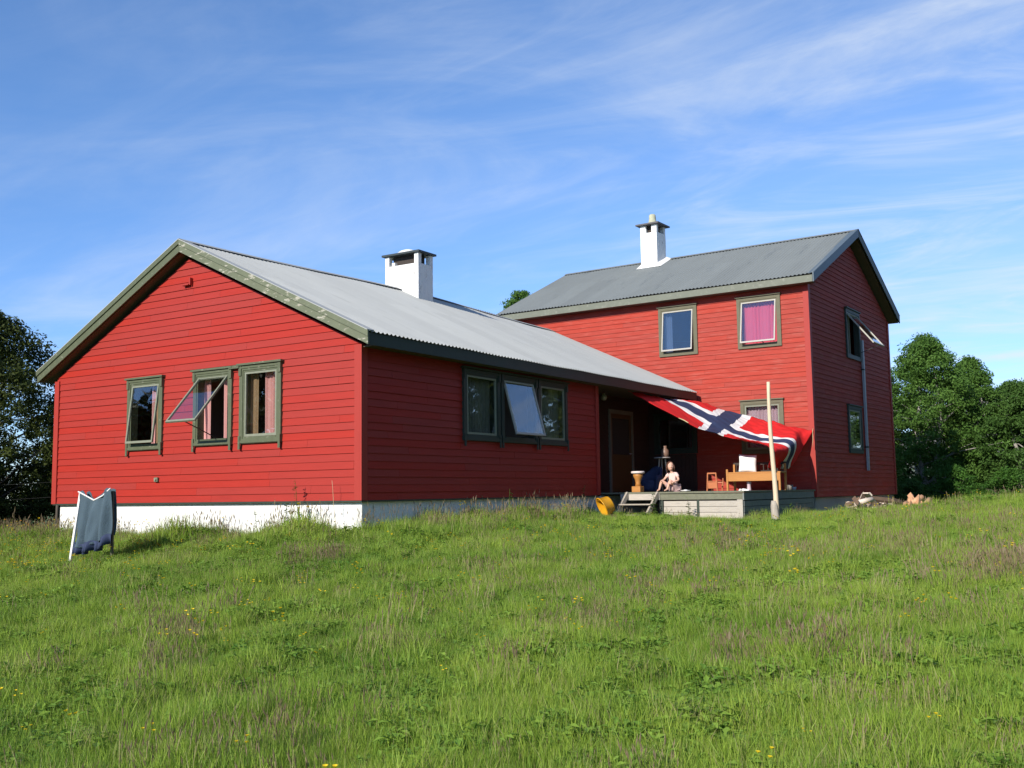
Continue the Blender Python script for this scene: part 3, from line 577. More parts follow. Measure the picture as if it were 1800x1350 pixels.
window(B, MBF, *wb[2], trim=OLV, sashm=SASH, fancy=False, curtains=[(0.0, 1.0, CUR_LIL, 0.0)])
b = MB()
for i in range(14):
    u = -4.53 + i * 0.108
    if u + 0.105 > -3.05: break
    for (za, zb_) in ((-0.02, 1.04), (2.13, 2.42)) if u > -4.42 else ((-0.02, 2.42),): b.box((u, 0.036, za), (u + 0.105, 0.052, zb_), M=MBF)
b.build('porch_shade_boards', DARKBR, B)  # dark boards put where the red front wall lies in porch shade
window(B, MBF, *wb[3], trim=GREEN_D, sashm=GREEN_D, fancy=False, curtains=[])
window(B, MBG, *wg[0], opened=R(38), trim=GREEN_D, sashm=SASH_W, fancy=False, curtains=[(0.3, 0.7, CUR_BEI, 0.0)])
window(B, MBG, *wg[1], trim=GREEN_D, sashm=SASH, fancy=False, curtains=[(0.0, 1.0, CUR_BEI, 0.0)])
b = MB(); b.box((4.36, 0.045, 0.56), (4.47, 0.10, 4.26), M=MBG); b.box((4.34, 0.02, 1.2), (4.49, 0.105, 1.24), 1, M=MBG); b.box((4.34, 0.02, 3.4), (4.49, 0.105, 3.44), 1, M=MBG); b.build('downpipe', [METAL, DARKM], B)

# ================================================================== DECK and steps
D = thing('wooden_deck', 'raised weathered plank deck with boarded front between the two red houses', 'deck', (0, 0, 0))
DX0, DX1, DY0, DY1, DT = 0.50, 3.32, 8.02, 13.0, 0.055
b = MB(); y = DY0 - 0.02
while y < DY1: b.box((DX0 - (0 if y < 8.0 else 0.0), y, DT - 0.035), (DX1 + 0.02, y + 0.115, DT)); y += 0.122
y = DY0 + 0.06
b2 = MB()
x = -1.15
while x < DX0 - 0.12: b2.box((x, 8.10, DT - 0.035), (x + 0.115, DY1, DT - 0.002)); x += 0.122
b2.build('porch_boards', DECKT, D)
b.build('deck_boards', DECKT, D)
b = MB(); b.box((DX0, DY0 + 0.012, DT - 0.17), (DX1, DY0 + 0.045, DT - 0.037)); b.build('edge_beam', DECKT, D)
def boarded(mb, M, u0, u1, z0, z1, n, gap=0.008):
    h = (z1 - z0) / n
    for i in range(n): mb.box((u0, 0.0, z0 + i * h), (u1, 0.022 + random.uniform(-0.002, 0.003), z0 + (i + 1) * h - gap), M=M)
MF = frame((1, 0, 0), (0, -1, 0), (0, DY0, 0))
b = MB(); boarded(b, MF, 1.55, 2.30, -0.62, DT - 0.19, 4); b.build('front_panel', DECKW, D)
b = MB(); boarded(b, MF, 2.36, 3.19, -0.62, DT - 0.19, 4); b.box((3.19, 0.0, -0.66), (3.31, 0.035, DT - 0.175), M=MF); b.build('front_panel', DECKW, D)
b = MB(); b.box((2.305, 0.0, -0.66), (2.355, 0.018, DT - 0.18), M=MF); b.build('post', GREEN_D, D)
b = MB(); b.box((1.46, 0.0, -0.66), (1.54, 0.05, DT - 0.18), M=MF); b.build('post', GREEN_D, D)
b = MB(); b.box((0.52, 0.0, DT - 0.17), (1.45, 0.02, DT - 0.04), M=MF); b.build('front_board', DECKW, D)
MS2 = frame((0, 1, 0), (1, 0, 0), (DX1 - 0.02, 0, 0))
b = MB(); boarded(b, MS2, DY0 + 0.02, DY1 - 0.1, -0.62, DT - 0.20, 4); b.box((DY0, 0.0, DT - 0.19), (DY1 - 0.1, 0.03, DT - 0.04), M=MS2); b.build('side_panel', DECKG, D)

T = thing('step_ladder', 'low grey wooden steps with two treads at the left end of the deck', 'steps', (1.0, 7.75, -0.5))
for x in (0.60, 1.32):
    b = MB(); b.bar((x - 1.0, -0.33, -0.10), (x - 1.0 + 0.10, 0.25, 0.53), 0.045, 0.10); b.build('stringer', GREYW, T)
for (y, z) in ((-0.24, 0.055), (-0.05, 0.28)):
    b = MB(); b.box((-0.36, y - 0.06, z), (0.40, y + 0.12, z + 0.028)); b.build('tread', GREYW, T, bevel=0.004)

# ================================================================== pole
P = MB(); n = 14; pts_ = []; rr = []
for i in range(n + 1):
    t = i / n; z = -0.85 + t * 3.0; pts_.append((4.335 - 0.055 * t + 0.012 * math.sin(t * 7), 7.0 + 0.02 * math.sin(t * 5), z)); rr.append(0.055 - 0.022 * t)
P.tube(pts_, rr, 10); P.tube([(4.345, 6.985, -0.9), (4.325, 6.985, -0.5), (4.305, 6.985, -0.24), (4.30, 6.985, -0.14)], [0.085, 0.08, 0.07, 0.05], 9, 1)
tag(P.build('wooden_pole', [PALEW, GREYW]), 'bare pale wooden pole planted in the grass in front of the deck', 'pole')

# ================================================================== flag
KU = [0, 3, 6, 8, 10, 16, 18, 22]; KV = [0, 6, 8, 10, 16]
FL = np.array([
 [[-0.02, 9.6, 2.45], [0.358, 9.8, 2.216], [1.587, 9.9, 1.514], [1.897, 9.95, 1.41], [2.176, 10.0, 1.309], [3.009, 10.2, 1.102], [3.214, 10.2, 0.966], [3.05, 10.4, 0.565]],
 [[0.123, 10.931, 2.41], [0.721, 10.962, 2.09], [1.31, 11.006, 1.687], [1.583, 11.038, 1.565], [1.881, 11.069, 1.417], [2.79, 11.194, 1.155], [3.23, 11.213, 1.086], [3.018, 11.375, 0.552]],
 [[0.10, 11.325, 2.42], [0.692, 11.35, 2.172], [1.269, 11.375, 1.86], [1.547, 11.4, 1.708], [1.892, 11.425, 1.499], [2.805, 11.525, 1.219], [3.219, 11.55, 1.163], [3.035, 11.7, 0.542]],
 [[0.156, 11.719, 2.42], [0.683, 11.737, 2.269], [1.23, 11.744, 2.009], [1.557, 11.762, 1.81], [1.907, 11.781, 1.584], [2.837, 11.856, 1.325], [3.212, 11.887, 1.256], [3.043, 12.025, 0.586]],
 [[0.20, 12.9, 2.42], [0.531, 12.9, 2.36], [0.982, 12.85, 2.176], [1.378, 12.85, 2.065], [1.855, 12.85, 1.909], [2.626, 12.85, 1.698], [2.895, 12.9, 1.616], [3.34, 13.0, 1.502]]])
def pchip(xk, Y, x):
    """monotone-ish cubic hermite along axis 0"""
    xk = np.array(xk, float); h = np.diff(xk); d = np.diff(Y, axis=0) / h[:, None]
    mm = np.zeros_like(Y); mm[0] = d[0]; mm[-1] = d[-1]
    mm[1:-1] = (d[:-1] * h[1:, None] + d[1:] * h[:-1, None]) / (h[:-1] + h[1:])[:, None]
    i = np.clip(np.searchsorted(xk, x, side='right') - 1, 0, len(h) - 1); t = ((x - xk[i]) / h[i])[:, None]; hh = h[i][:, None]
    return (2 * t**3 - 3 * t**2 + 1) * Y[i] + (t**3 - 2 * t**2 + t) * hh * mm[i] + (-2 * t**3 + 3 * t**2) * Y[i + 1] + (t**3 - t**2) * hh * mm[i + 1]
nu, nv = 110, 80; us = np.linspace(0, 22, nu + 1); vs_ = np.linspace(0, 16, nv + 1)
rows = np.stack([pchip(KU, FL[j], us) for j in range(5)])              # 5 x nu x 3
G = pchip(KV, rows.reshape(5, -1), vs_).reshape(nv + 1, nu + 1, 3)
UU, VV = np.meshgrid(us, vs_)
G[..., 2] += 0.012 * np.sin(UU * 1.3 + VV * 0.5) * np.sin(VV * 0.9) + 0.008 * np.sin(UU * 3.1 - VV * 2.2); G[..., 2] += 0.010 * np.sin(UU * 1.1 - VV * 3.3 + 1.5 * np.sin(UU * 0.5)) * np.exp(-((UU - 14) / 9) ** 2) + 0.006 * np.sin(VV * 5.2 + UU * 1.7 + np.sin(UU)); G[..., 1] += 0.012 * np.sin(UU * 2.3)
me = bpy.data.meshes.new('flag'); vv = G.reshape(-1, 3)
idx = (np.arange(nv)[:, None] * (nu + 1) + np.arange(nu)[None, :]).ravel()
quads = np.stack([idx, idx + 1, idx + nu + 2, idx + nu + 1], 1)
me.from_pydata(vv.tolist(), [], quads.tolist()); me.polygons.foreach_set('use_smooth', [True] * len(quads))
cu = (UU[:-1, :-1] + UU[1:, 1:]) / 2; cv = (VV[:-1, :-1] + VV[1:, 1:]) / 2
FRED = mat('flag_red', (0.80, 0.025, 0.025), 0.8, transl=0.30, bump=0.2, bscale=50); FWH = mat('flag_white', (0.90, 0.87, 0.83), 0.8, transl=0.25, bump=0.2, bscale=50); FBL = mat('flag_navy', (0.035, 0.05, 0.115), 0.8, transl=0.2, bump=0.2, bscale=50)
for x in (FRED, FWH, FBL): me.materials.append(x)
blue = ((np.abs(cu - 8) < 1) | (np.abs(cv - 8) < 1)); white = ((np.abs(cu - 8) < 2) | (np.abs(cv - 8) < 2)) & ~blue
me.polygons.foreach_set('material_index', (blue * 2 + white * 1).astype(int).ravel().tolist())
fo = bpy.data.objects.new('flag', me); COL.objects.link(fo)
md = fo.modifiers.new('thick', 'SOLIDIFY'); md.thickness = 0.004
tag(fo, 'red flag with white edged blue cross stretched as awning over the deck', 'flag')
ROPE = mat('straw_rope', (0.55, 0.46, 0.25), 0.9)
rp = MB(); rp.tube([(1.15, 9.86, 1.76), (1.30, 9.80, 1.70), (1.42, 9.78, 1.63)], 0.012, 5); rp.build('rope', ROPE, fo)
rp = MB(); rp.tube([(3.335, 13.04, 1.56), (3.34, 12.98, 1.50), (3.36, 12.9, 1.3), (3.35, 12.9, 1.1)], 0.006, 5); rp.build('rope', ROPE, fo)

# ================================================================== things on the deck
# bench
bn = thing('pine_bench', 'orange pine bench with deep apron and slatted back under the flag', 'bench', (1.92, 10.75, DT))
b = MB(); b.box((0.0, 0.0, 0.40), (1.30, 0.44, 0.43)); b.build('seat', PINE, bn, bevel=0.004)
b = MB(); b.box((0.045, -0.012, 0.22), (1.255, 0.012, 0.398)); b.build('apron', PINE, bn, bevel=0.003)
for (x, y, h) in ((0.0, -0.02, 0.50), (1.25, -0.02, 0.42), (0.02, 0.40, 0.62), (1.25, 0.40, 0.62)):
    b = MB(); b.box((x, y, 0.0), (x + 0.045, y + 0.05, h)); b.build('leg', PINE, bn, bevel=0.003)
b = MB(); b.box((0.02, 0.44, 0.60), (1.29, 0.465, 0.66)); b.box((0.02, 0.441, 0.44), (1.29, 0.464, 0.47)); 
for i in range(11): b.box((0.08 + i * 0.11, 0.445, 0.431), (0.10 + i * 0.11, 0.46, 0.60))
b.build('backrest', DARKIN, bn)
# white cushion on bench
def cushion(name, loc, sx, sy, sz, mt_, rot=(0, 0, 0), puff=1.0, seed=1):
    me = bpy.data.meshes.new(name); bm = bmesh.new(); bmesh.ops.create_cube(bm, size=1.0); bmesh.ops.subdivide_edges(bm, edges=bm.edges[:], cuts=12, use_grid_fill=True)
    for v in bm.verts:
        x, y, z = v.co * 2
        k = (1 - abs(x) ** 3.2) * (1 - abs(z) ** 3.2); yy = y * (0.18 + 0.82 * max(k, 0) ** 0.5)
        px_ = 1 - 0.05 * (1 - abs(z) ** 2) ; pz_ = 1 - 0.05 * (1 - abs(x) ** 2)
        nz = noise.noise(Vector((x * 1.6 + seed, z * 1.6, y))) * 0.10
        v.co = Vector((x * px_ * sx / 2, yy * sy / 2 + nz * sy, z * pz_ * sz / 2 + nz * 0.1 * sz))
    bm.to_mesh(me); bm.free(); me.polygons.foreach_set('use_smooth', [True] * len(me.polygons)); me.materials.append(mt_)
    o = bpy.data.objects.new(name, me); COL.objects.link(o); o.location = loc; o.rotation_euler = rot; return o
tag(cushion('pillow', (2.40, 10.90, DT + 0.63), 0.41, 0.16, 0.42, WHT, (R(-14), R(3), R(20))), 'white pillow standing upright on the pine bench', 'pillow')
# child's chair
ch = thing('small_chair', "little reddish pine child's chair left of the bench", 'chair', (1.58, 10.72, DT))
MC = Matrix.Rotation(R(-10), 4, 'Z')
for (x, y, tx, h) in ((-0.15, 0.0, 0.03, 0.43), (0.13, 0.0, -0.03, 0.43), (-0.15, 0.22, 0.0, 0.24), (0.13, 0.22, 0.0, 0.24)):
    b = MB(); b.bar((x, y, 0), (x + tx, y, h), 0.026, 0.026, M=MC); b.build('leg', PINK_W, ch)
b = MB(); b.box((-0.14, -0.01, 0.22), (0.14, 0.24, 0.24), M=MC); b.build('seat', PINK_W, ch, bevel=0.003)
b = MB(); b.box((-0.12, -0.014, 0.40), (0.10, 0.014, 0.435), M=MC); b.build('backrest', PINK_W, ch, bevel=0.003)
b = MB(); b.box((-0.12, -0.012, 0.06), (0.12, 0.008, 0.21), M=MC); b.build('side_panel', PINK_W, ch, bevel=0.003)
b = MB(); b.bar((0.14, 0.0, 0.20), (0.26, 0.05, 0.20), 0.02, M=MC); b.bar((0.26, 0.05, 0.12), (0.26, 0.05, 0.30), 0.02, M=MC); b.build('armrest', PINK_W, ch)
# shoes below bench
def shoe(name):
    b = MB(); M0 = Matrix.Identity(4)
    prof = [(-0.10, 0.030, 0.045), (-0.06, 0.034, 0.05), (0.0, 0.036, 0.042), (0.06, 0.040, 0.032), (0.095, 0.030, 0.024), (0.11, 0.012, 0.012)]
    vs = []; fs = []; sg = 10
    for (x, w, h) in prof:
        for k in range(sg): a = math.pi * k / (sg - 1); vs.append((x, -w * math.cos(a), h * math.sin(a)))
    for i in range(len(prof) - 1):
        for k in range(sg - 1): fs.append((i * sg + k, i * sg + k + 1, (i + 1) * sg + k + 1, (i + 1) * sg + k))
    fs.append(tuple(range(sg))[::-1]); b.add(vs, fs, 0, 0.5, True)
    b.tube([(-0.1, 0, 0.006), (0.10, 0, 0.006)], [0.012, 0.012], 6)
    return b.build(name, SHOE)
s1 = shoe('canvas_shoe'); s1.location = (2.32, 10.55, DT); s1.rotation_euler = (0, 0, R(-70)); tag(s1, 'left one of the white canvas shoes on deck below the bench', 'shoe', 'white shoes below the bench')
s2 = s1.copy(); COL.objects.link(s2); s2.location = (2.44, 10.56, DT); s2.rotation_euler = (0, 0, R(-20)); tag(s2, 'right one of the white canvas shoes on deck below the bench', 'shoe', 'white shoes below the bench')
b = MB(); b.lathe([(0.0, 0.0), (0.055, 0.0), (0.05, 0.02), (0.042, 0.12), (0.055, 0.19), (0.05, 0.21), (0.04, 0.2), (0.0, 0.02)], 14, M=Matrix.Translation((2.40, 10.92, DT)))
tag(b.build('watering_jug', mat('lilac_plastic', (0.55, 0.42, 0.45), 0.4)), 'pale lilac plastic jug standing under the bench', 'jug')
# plate beside person
b = MB(); b.lathe([(0.0, 0.0), (0.07, 0.0), (0.105, 0.018), (0.11, 0.03), (0.10, 0.03), (0.068, 0.012), (0.0, 0.01)], 20, M=Matrix.Translation((1.95, 8.25, DT))); b.lathe([(0.0, 0.03), (0.04, 0.03), (0.05, 0.045), (0.03, 0.06), (0.0, 0.06)], 10, M=Matrix.Translation((1.95, 8.25, DT - 0.018)))
tag(b.build('plate', LIGHTW), 'white plate on the deck edge to the right of the seated child', 'plate')
# stool left
st = thing('pedestal_stool', 'orange wooden pedestal stool with white round top at the left deck end', 'stool', (0.80, 8.32, DT))
b = MB(); b.box((-0.115, -0.10, 0.0), (0.095, 0.10, 0.13)); b.build('foot', PINE, st, bevel=0.012)
b = MB(); b.lathe([(0.0, 0.131), (0.07, 0.131), (0.055, 0.20), (0.07, 0.28), (0.105, 0.35), (0.11, 0.41), (0.0, 0.41)], 16); b.build('pedestal', PINE, st)
b = MB(); b.lathe([(0.0, 0.411), (0.14, 0.411), (0.15, 0.425), (0.15, 0.45), (0.14, 0.462), (0.0, 0.462)], 24); b.build('seat', mat('pinkish_white_paint', (0.72, 0.60, 0.55), 0.5), st)
# navy tub chair
tc_ = thing('tub_chair', 'dark navy round backed chair in the shade behind the stool', 'chair', (0.25, 10.1, DT), R(-20))
b = MB(); vs = []; fs = []; ns = 22
for i in range(ns + 1):
    a = math.pi * (-0.08 + 1.16 * i / ns); h = 0.36 + 0.24 * math.sin(max(0, min(math.pi, a))) ** 1.5
    for (r, z) in ((0.25, 0.02), (0.30, 0.30), (0.31, h), (0.27, h + 0.025), (0.235, h - 0.01), (0.22, 0.30), (0.19, 0.04)): vs.append((r * math.cos(a), r * math.sin(a), z))
for i in range(ns):
    for k in range(6): fs.append((i * 7 + k, (i + 1) * 7 + k, (i + 1) * 7 + k + 1, i * 7 + k + 1))
fs += [tuple(range(7)), tuple(range(ns * 7, ns * 7 + 7))[::-1]]
b.add(vs, fs, 0, 0.5, True); b.build('backrest', NAVY, tc_)
b = MB(); b.lathe([(0.0, 0.02), (0.2, 0.02), (0.22, 0.1), (0.22, 0.24), (0.19, 0.28), (0.0, 0.29)], 20); b.build('seat', NAVY, tc_)
# small table and jug in the shade
tb = thing('side_table', 'small round pale topped table in the porch shade behind the child', 'table', (0.45, 10.4, DT))
b = MB(); b.lathe([(0.0, 0.80), (0.19, 0.80), (0.20, 0.81), (0.19, 0.825), (0.0, 0.825)], 20); b.build('table_top', mat('pale_laminate', (0.40, 0.36, 0.34), 0.6), tb)
for k in range(3):
    a = k * 2.094; b = MB(); b.bar((0.15 * math.cos(a), 0.15 * math.sin(a), 0), (0.08 * math.cos(a), 0.08 * math.sin(a), 0.80), 0.025); b.build('leg', GREYW, tb)
b = MB(); b.lathe([(0.0, 0.0), (0.07, 0.0), (0.10, 0.08), (0.085, 0.17), (0.04, 0.22), (0.05, 0.27), (0.04, 0.27), (0.03, 0.22), (0.0, 0.2)], 16, M=Matrix.Translation((0.52, 10.42, DT + 0.826)))
tag(b.build('pitcher', mat('brown_glaze', (0.22, 0.13, 0.09), 0.4)), 'brown ceramic pitcher on the small table in the porch shade', 'pitcher')
# tub
TM = Matrix.Translation((0.97, 6.62, -0.17)) @ Matrix.Rotation(R(228), 4, 'Z') @ Matrix.Rotation(R(116), 4, 'Y') @ Matrix.Scale(0.92, 4)
b = MB(); b.lathe([(0.0, -0.02), (0.17, -0.02), (0.185, 0.0), (0.235, 0.20), (0.25, 0.205), (0.25, 0.22), (0.225, 0.22), (0.175, 0.012), (0.0, 0.0)], 32, M=TM)
tag(b.build('plastic_tub', YEL), 'yellow orange plastic tub tipped on its side by the steps', 'tub')
# bits on deck right
b = MB(); b.lathe([(0, 0), (0.07, 0), (0.09, 0.12), (0.08, 0.12), (0.06, 0.01), (0, 0.01)], 14, M=Matrix.Translation((2.95, 12.2, DT))); tag(b.build('flower_pot', mat('grey_clay', (0.22, 0.20, 0.17), 0.9)), 'grey flower pot at the right end of the deck by the wall', 'pot')
b = MB(); b.lathe([(0, 0), (0.05, 0), (0.06, 0.07), (0.05, 0.07), (0.04, 0.01), (0, 0.01)], 14, M=Matrix.Translation((3.12, 12.0, DT))); tag(b.build('tin_can', METAL), 'small grey tin right of the flower pot on the deck', 'tin')

# ================================================================== child sitting
def skinned(name, verts, edges, radii, mt_, parent=None, sub=2, root=0):
    me = bpy.data.meshes.new(name); me.from_pydata(verts, edges, []); me.materials.append(mt_)
    o = bpy.data.objects.new(name, me); COL.objects.link(o)
    if parent: o.parent = parent
    sk = o.modifiers.new('skin', 'SKIN'); sk.use_smooth_shade = True; sv = me.skin_vertices[0].data
    for i, r_ in enumerate(radii): sv[i].radius = r_ if hasattr(r_, '__len__') else (r_, r_); sv[i].use_root = (i == root)
    sb_ = o.modifiers.new('sub', 'SUBSURF'); sb_.levels = sub; sb_.render_levels = sub
    return o
PR = thing('person', 'child in pale pink clothes sitting on the deck edge hugging the knees', 'person', (1.62, 8.22, DT), R(0))
# x right, -y towards camera side. pelvis, chest, neck, head ; knees up, feet to the left-front
V = [(0.06, 0.06, 0.085), (0.05, 0.06, 0.19), (0.04, 0.03, 0.31), (0.04, 0.01, 0.40), (0.03, -0.005, 0.45), (0.025, -0.02, 0.50),
     (-0.05, 0.03, 0.385), (0.13, 0.03, 0.385),                                   # shoulders 6,7
     (-0.13, -0.03, 0.27), (-0.16, -0.17, 0.22),                                  # left arm elbow, wrist 8,9
     (0.20, -0.02, 0.25), (0.10, -0.17, 0.19),                                    # right arm 10,11
     (-0.02, 0.03, 0.08), (-0.16, -0.11, 0.25), (-0.20, -0.15, 0.05), (-0.22, -0.22, 0.025),   # left leg 12..15
     (0.12, 0.03, 0.08), (0.05, -0.13, 0.25), (0.00, -0.19, 0.05), (-0.03, -0.27, 0.025)]      # right leg 16..19
E_ = [(0, 1), (1, 2), (2, 3), (3, 4), (4, 5), (2, 6), (6, 8), (8, 9), (2, 7), (7, 10), (10, 11), (0, 12), (12, 13), (13, 14), (14, 15), (0, 16), (16, 17), (17, 18), (18, 19)]
RR = [(0.09, 0.075), (0.08, 0.065), (0.085, 0.06), (0.035, 0.035), (0.032, 0.032), (0.035, 0.035), 0.034, 0.034, 0.024, 0.016, 0.024, 0.016, 0.055, 0.037, 0.022, 0.015, 0.055, 0.037, 0.022, 0.015]
skinned('body', V, E_, RR, SKIN, PR)
# hands
for (wx, wy, wz, dx) in ((-0.16, -0.17, 0.22, 0.5), (0.10, -0.17, 0.19, -0.9)):
    d = Vector((dx, -0.35, -0.25)).normalized(); s_ = Vector((0, 0, 1)); V2 = [Vector((wx, wy, wz)), Vector((wx, wy, wz)) + d * 0.035]; E2 = [(0, 1)]; R2 = [0.014, (0.018, 0.009)]
    for k in range(4):
        o_ = (k - 1.5) * 0.0095; ln = (0.026, 0.031, 0.029, 0.022)[k]; i0 = len(V2)
        V2 += [V2[1] + d * 0.010 + s_ * o_, V2[1] + d * (0.012 + ln * 0.55) + s_ * o_, V2[1] + d * (0.010 + ln * 0.9) + s_ * o_ + Vector((0, 0.012, -0.004))]; E2 += [(1, i0), (i0, i0 + 1), (i0 + 1, i0 + 2)]; R2 += [0.0055, 0.005, 0.004]
    i0 = len(V2); V2 += [V2[0] + d * 0.015 + s_ * 0.018, V2[0] + d * 0.032 + s_ * 0.028]; E2 += [(0, i0), (i0, i0 + 1)]; R2 += [0.0065, 0.005]
    skinned('hand', [tuple(v) for v in V2], E2, R2, SKIN, PR, sub=1)
# head
hm = bpy.data.meshes.new('head'); bm = bmesh.new(); bmesh.ops.create_uvsphere(bm, u_segments=40, v_segments=28, radius=1.0)
for v in bm.verts:
    x, y, z = v.co; w_ = 0.066 * (1 - 0.20 * max(0, -z) ** 1.4); dp = 0.078
    X_, Y_, Z_ = x * w_, y * dp, z * 0.092
    if y < 0:
        Y_ *= (0.90 + 0.06 * max(0, -z))
        Y_ -= 0.016 * math.exp(-((x / 0.13) ** 2) - ((z + 0.12) / 0.16) ** 2)        # nose
        Y_ += 0.006 * math.exp(-((abs(x) - 0.33) / 0.16) ** 2 - ((z - 0.06) / 0.12) ** 2)   # eye sockets
        Y_ -= 0.005 * math.exp(-((x / 0.25) ** 2) - ((z + 0.42) / 0.07) ** 2)
        Y_ -= 0.006 * math.exp(-((x / 0.3) ** 2) - ((z + 0.78) / 0.15) ** 2)
    v.co = (X_, Y_, Z_)
bm.to_mesh(hm); bm.free(); hm.polygons.foreach_set('use_smooth', [True] * len(hm.polygons)); hm.materials.append(SKIN)
HM = Matrix.Translation((0.022, -0.035, 0.548)) @ Matrix.Scale(1.08, 4) @ Matrix.Rotation(R(38), 4, 'Z') @ Matrix.Rotation(R(-14), 4, 'X')
ho = bpy.data.objects.new('head', hm); COL.objects.link(ho); ho.parent = PR; ho.matrix_local = HM
for s_ in (-1, 1):
    b = MB(); b.lathe([(0.0, -0.008), (0.006, -0.005), (0.008, 0), (0.006, 0.005), (0, 0.008)], 10, M=HM @ Matrix.Translation((s_ * 0.023, -0.064, 0.006))); b.build('eye', EYE, PR)
    b = MB(); b.lathe([(0.0, -0.018), (0.009, -0.012), (0.012, 0), (0.010, 0.012), (0, 0.018)], 10, M=HM @ Matrix.Translation((s_ * 0.066, 0.004, -0.004)) @ Matrix.Scale(0.5, 4, (1, 0, 0))); b.build('ear', SKIN, PR)
b = MB(); b.tube([(-0.018, -0.066, -0.040), (-0.006, -0.073, -0.042), (0.006, -0.073, -0.042), (0.018, -0.066, -0.040)], [0.002, 0.005, 0.005, 0.002], 8, M=HM); b.build('mouth', LIPS, PR)
hb = MB()   # hair: shell plus locks
hv = []; hf = []; nr, ns = 14, 32
for i in range(nr + 1):
    t = i / nr
    for k in range(ns):
        a = 2 * math.pi * k / ns; front = max(0, -math.sin(a)); lim = 1.9 - 1.15 * front ** 1.3; th = t * lim
        q = 1.10 + 0.05 * math.sin(a * 9 + i) * t; x = math.sin(th) * math.cos(a) * 0.070 * q; y = math.sin(th) * math.sin(a) * 0.084 * q; z = math.cos(th) * 0.096 * q
        hv.append((x, y + 0.006, z))
for i in range(nr):
    for k in range(ns): k2 = (k + 1) % ns; hf.append((i * ns + k, (i + 1) * ns + k, (i + 1) * ns + k2, i * ns + k2))
hb.add(hv, hf, 0, 0.5, True, HM)
for k in range(26):
    a = math.pi * (-0.12 + 1.24 * k / 25); p = Vector((0.070 * math.cos(a), 0.082 * math.sin(a), 0.02)); L_ = random.uniform(0.09, 0.15)
    hb.tube([HM @ p, HM @ (p * 1.12 + Vector((0, 0.01, -0.06))), HM @ (p * 1.10 + Vector((random.uniform(-.01, .01), 0.012, -L_)))], [0.012, 0.012, 0.003], 6)
hb.build('hair', HAIR, PR)
# shirt
skinned('shirt', [(0.06, 0.06, 0.10), (0.05, 0.06, 0.19), (0.04, 0.03, 0.31), (0.04, 0.013, 0.385), (-0.05, 0.03, 0.382), (-0.10, -0.005, 0.315), (0.13, 0.03, 0.382), (0.175, 0.0, 0.31)],
        [(0, 1), (1, 2), (2, 3), (2, 4), (4, 5), (2, 6), (6, 7)], [(0.102, 0.088), (0.092, 0.078), (0.096, 0.072), (0.046, 0.044), 0.045, 0.040, 0.045, 0.040], PINKC, PR)
skinned('shorts', [(0.06, 0.06, 0.085), (-0.02, 0.03, 0.085), (-0.11, -0.06, 0.19), (0.12, 0.03, 0.085), (0.08, -0.06, 0.18)],
        [(0, 1), (1, 2), (0, 3), (3, 4)], [(0.105, 0.085), 0.066, 0.054, 0.066, 0.054], MAUVE, PR)

# ================================================================== garment on a stand, left front
gx0, gy0 = -3.60, -2.52
zg = gz(gx0 + 0.4, gy0)
GT = thing('denim_skirt', 'faded blue denim skirt hung to dry over a frame in the meadow', 'skirt', (gx0 + 0.47, gy0, 0))
prof_t = [0.20, 0.22, 0.17, 0.11, 0.075, 0.07, 0.085, 0.12, 0.17, 0.215, 0.25, 0.235]
def draped(name, mt_, z_hem0, z_hem1, off, w_top, w_bot, thickness, x_off=0.0, hemwave=0.03, topdrop=0.0):
    b = MB(); nu_, nv_ = 60, 40; vs = []; fs = []
    for j in range(nv_ + 1):
        t = j / nv_
        for i in range(nu_ + 1):
            s = i / nu_; k = s * (len(prof_t) - 1); k0 = int(min(k, len(prof_t) - 2)); top = prof_t[k0] * (1 - (k - k0)) + prof_t[k0 + 1] * (k - k0) - topdrop
            hem = z_hem0 + (z_hem1 - z_hem0) * s - 0.06 * math.sin(math.pi * s) + hemwave * math.sin(s * 14) * 0.4
            w = w_top + (w_bot - w_top) * t ** 0.7; x = (s - 0.5) * w + x_off * t
            z = top + (hem - top) * t; y = off + (0.05 * math.sin(s * 19 + 1.3 * math.sin(t * 3)) + 0.02 * math.sin(s * 33 + 2)) * (0.25 + t) - 0.10 * t * math.sin(math.pi * s)
            vs.append((x, y, z))
    for j in range(nv_):
        for i in range(nu_): q = j * (nu_ + 1) + i; fs.append((q, q + 1, q + nu_ + 2, q + nu_ + 1))
    b.add(vs, fs, 0, 0.5, True); o = b.build(name, mt_, GT); md = o.modifiers.new('t', 'SOLIDIFY'); md.thickness = thickness; return o
draped('front_cloth', DENIM, -0.64, -0.50, -0.035, 0.76, 0.86, 0.006, x_off=-0.03)
draped('back_cloth', DENIM, -0.58, -0.48, 0.07, 0.72, 0.74, 0.006, x_off=-0.02, topdrop=0.01)
b = MB(); vs = []; fs = []; nu_ = 90
for i in range(nu_ + 1):
    s = i / nu_; hem = -0.64 + 0.14 * s - 0.06 * math.sin(math.pi * s) + 0.012 * math.sin(s * 14); x = (s - 0.5) * 0.88 - 0.03
    y0_ = -0.045 + 0.055 * math.sin(s * 19 + 1.3 * math.sin(3)) - 0.10 * math.sin(math.pi * s)
    for k, (dz, amp) in enumerate(((0.05, 0.0), (-0.02, 0.03), (-0.10, 0.05))): vs.append((x * (1 + 0.02 * k), y0_ - 0.01 + amp * math.sin(s * 60), hem + dz + 0.01 * math.sin(s * 41)))
for i in range(nu_):
    for k in range(2): fs.append((i * 3 + k, i * 3 + k + 1, (i + 1) * 3 + k + 1, (i + 1) * 3 + k))
b.add(vs, fs, 0, 0.5, True); o = b.build('ruffle', DENIM_D, GT); md = o.modifiers.new('t', 'SOLIDIFY'); md.thickness = 0.006
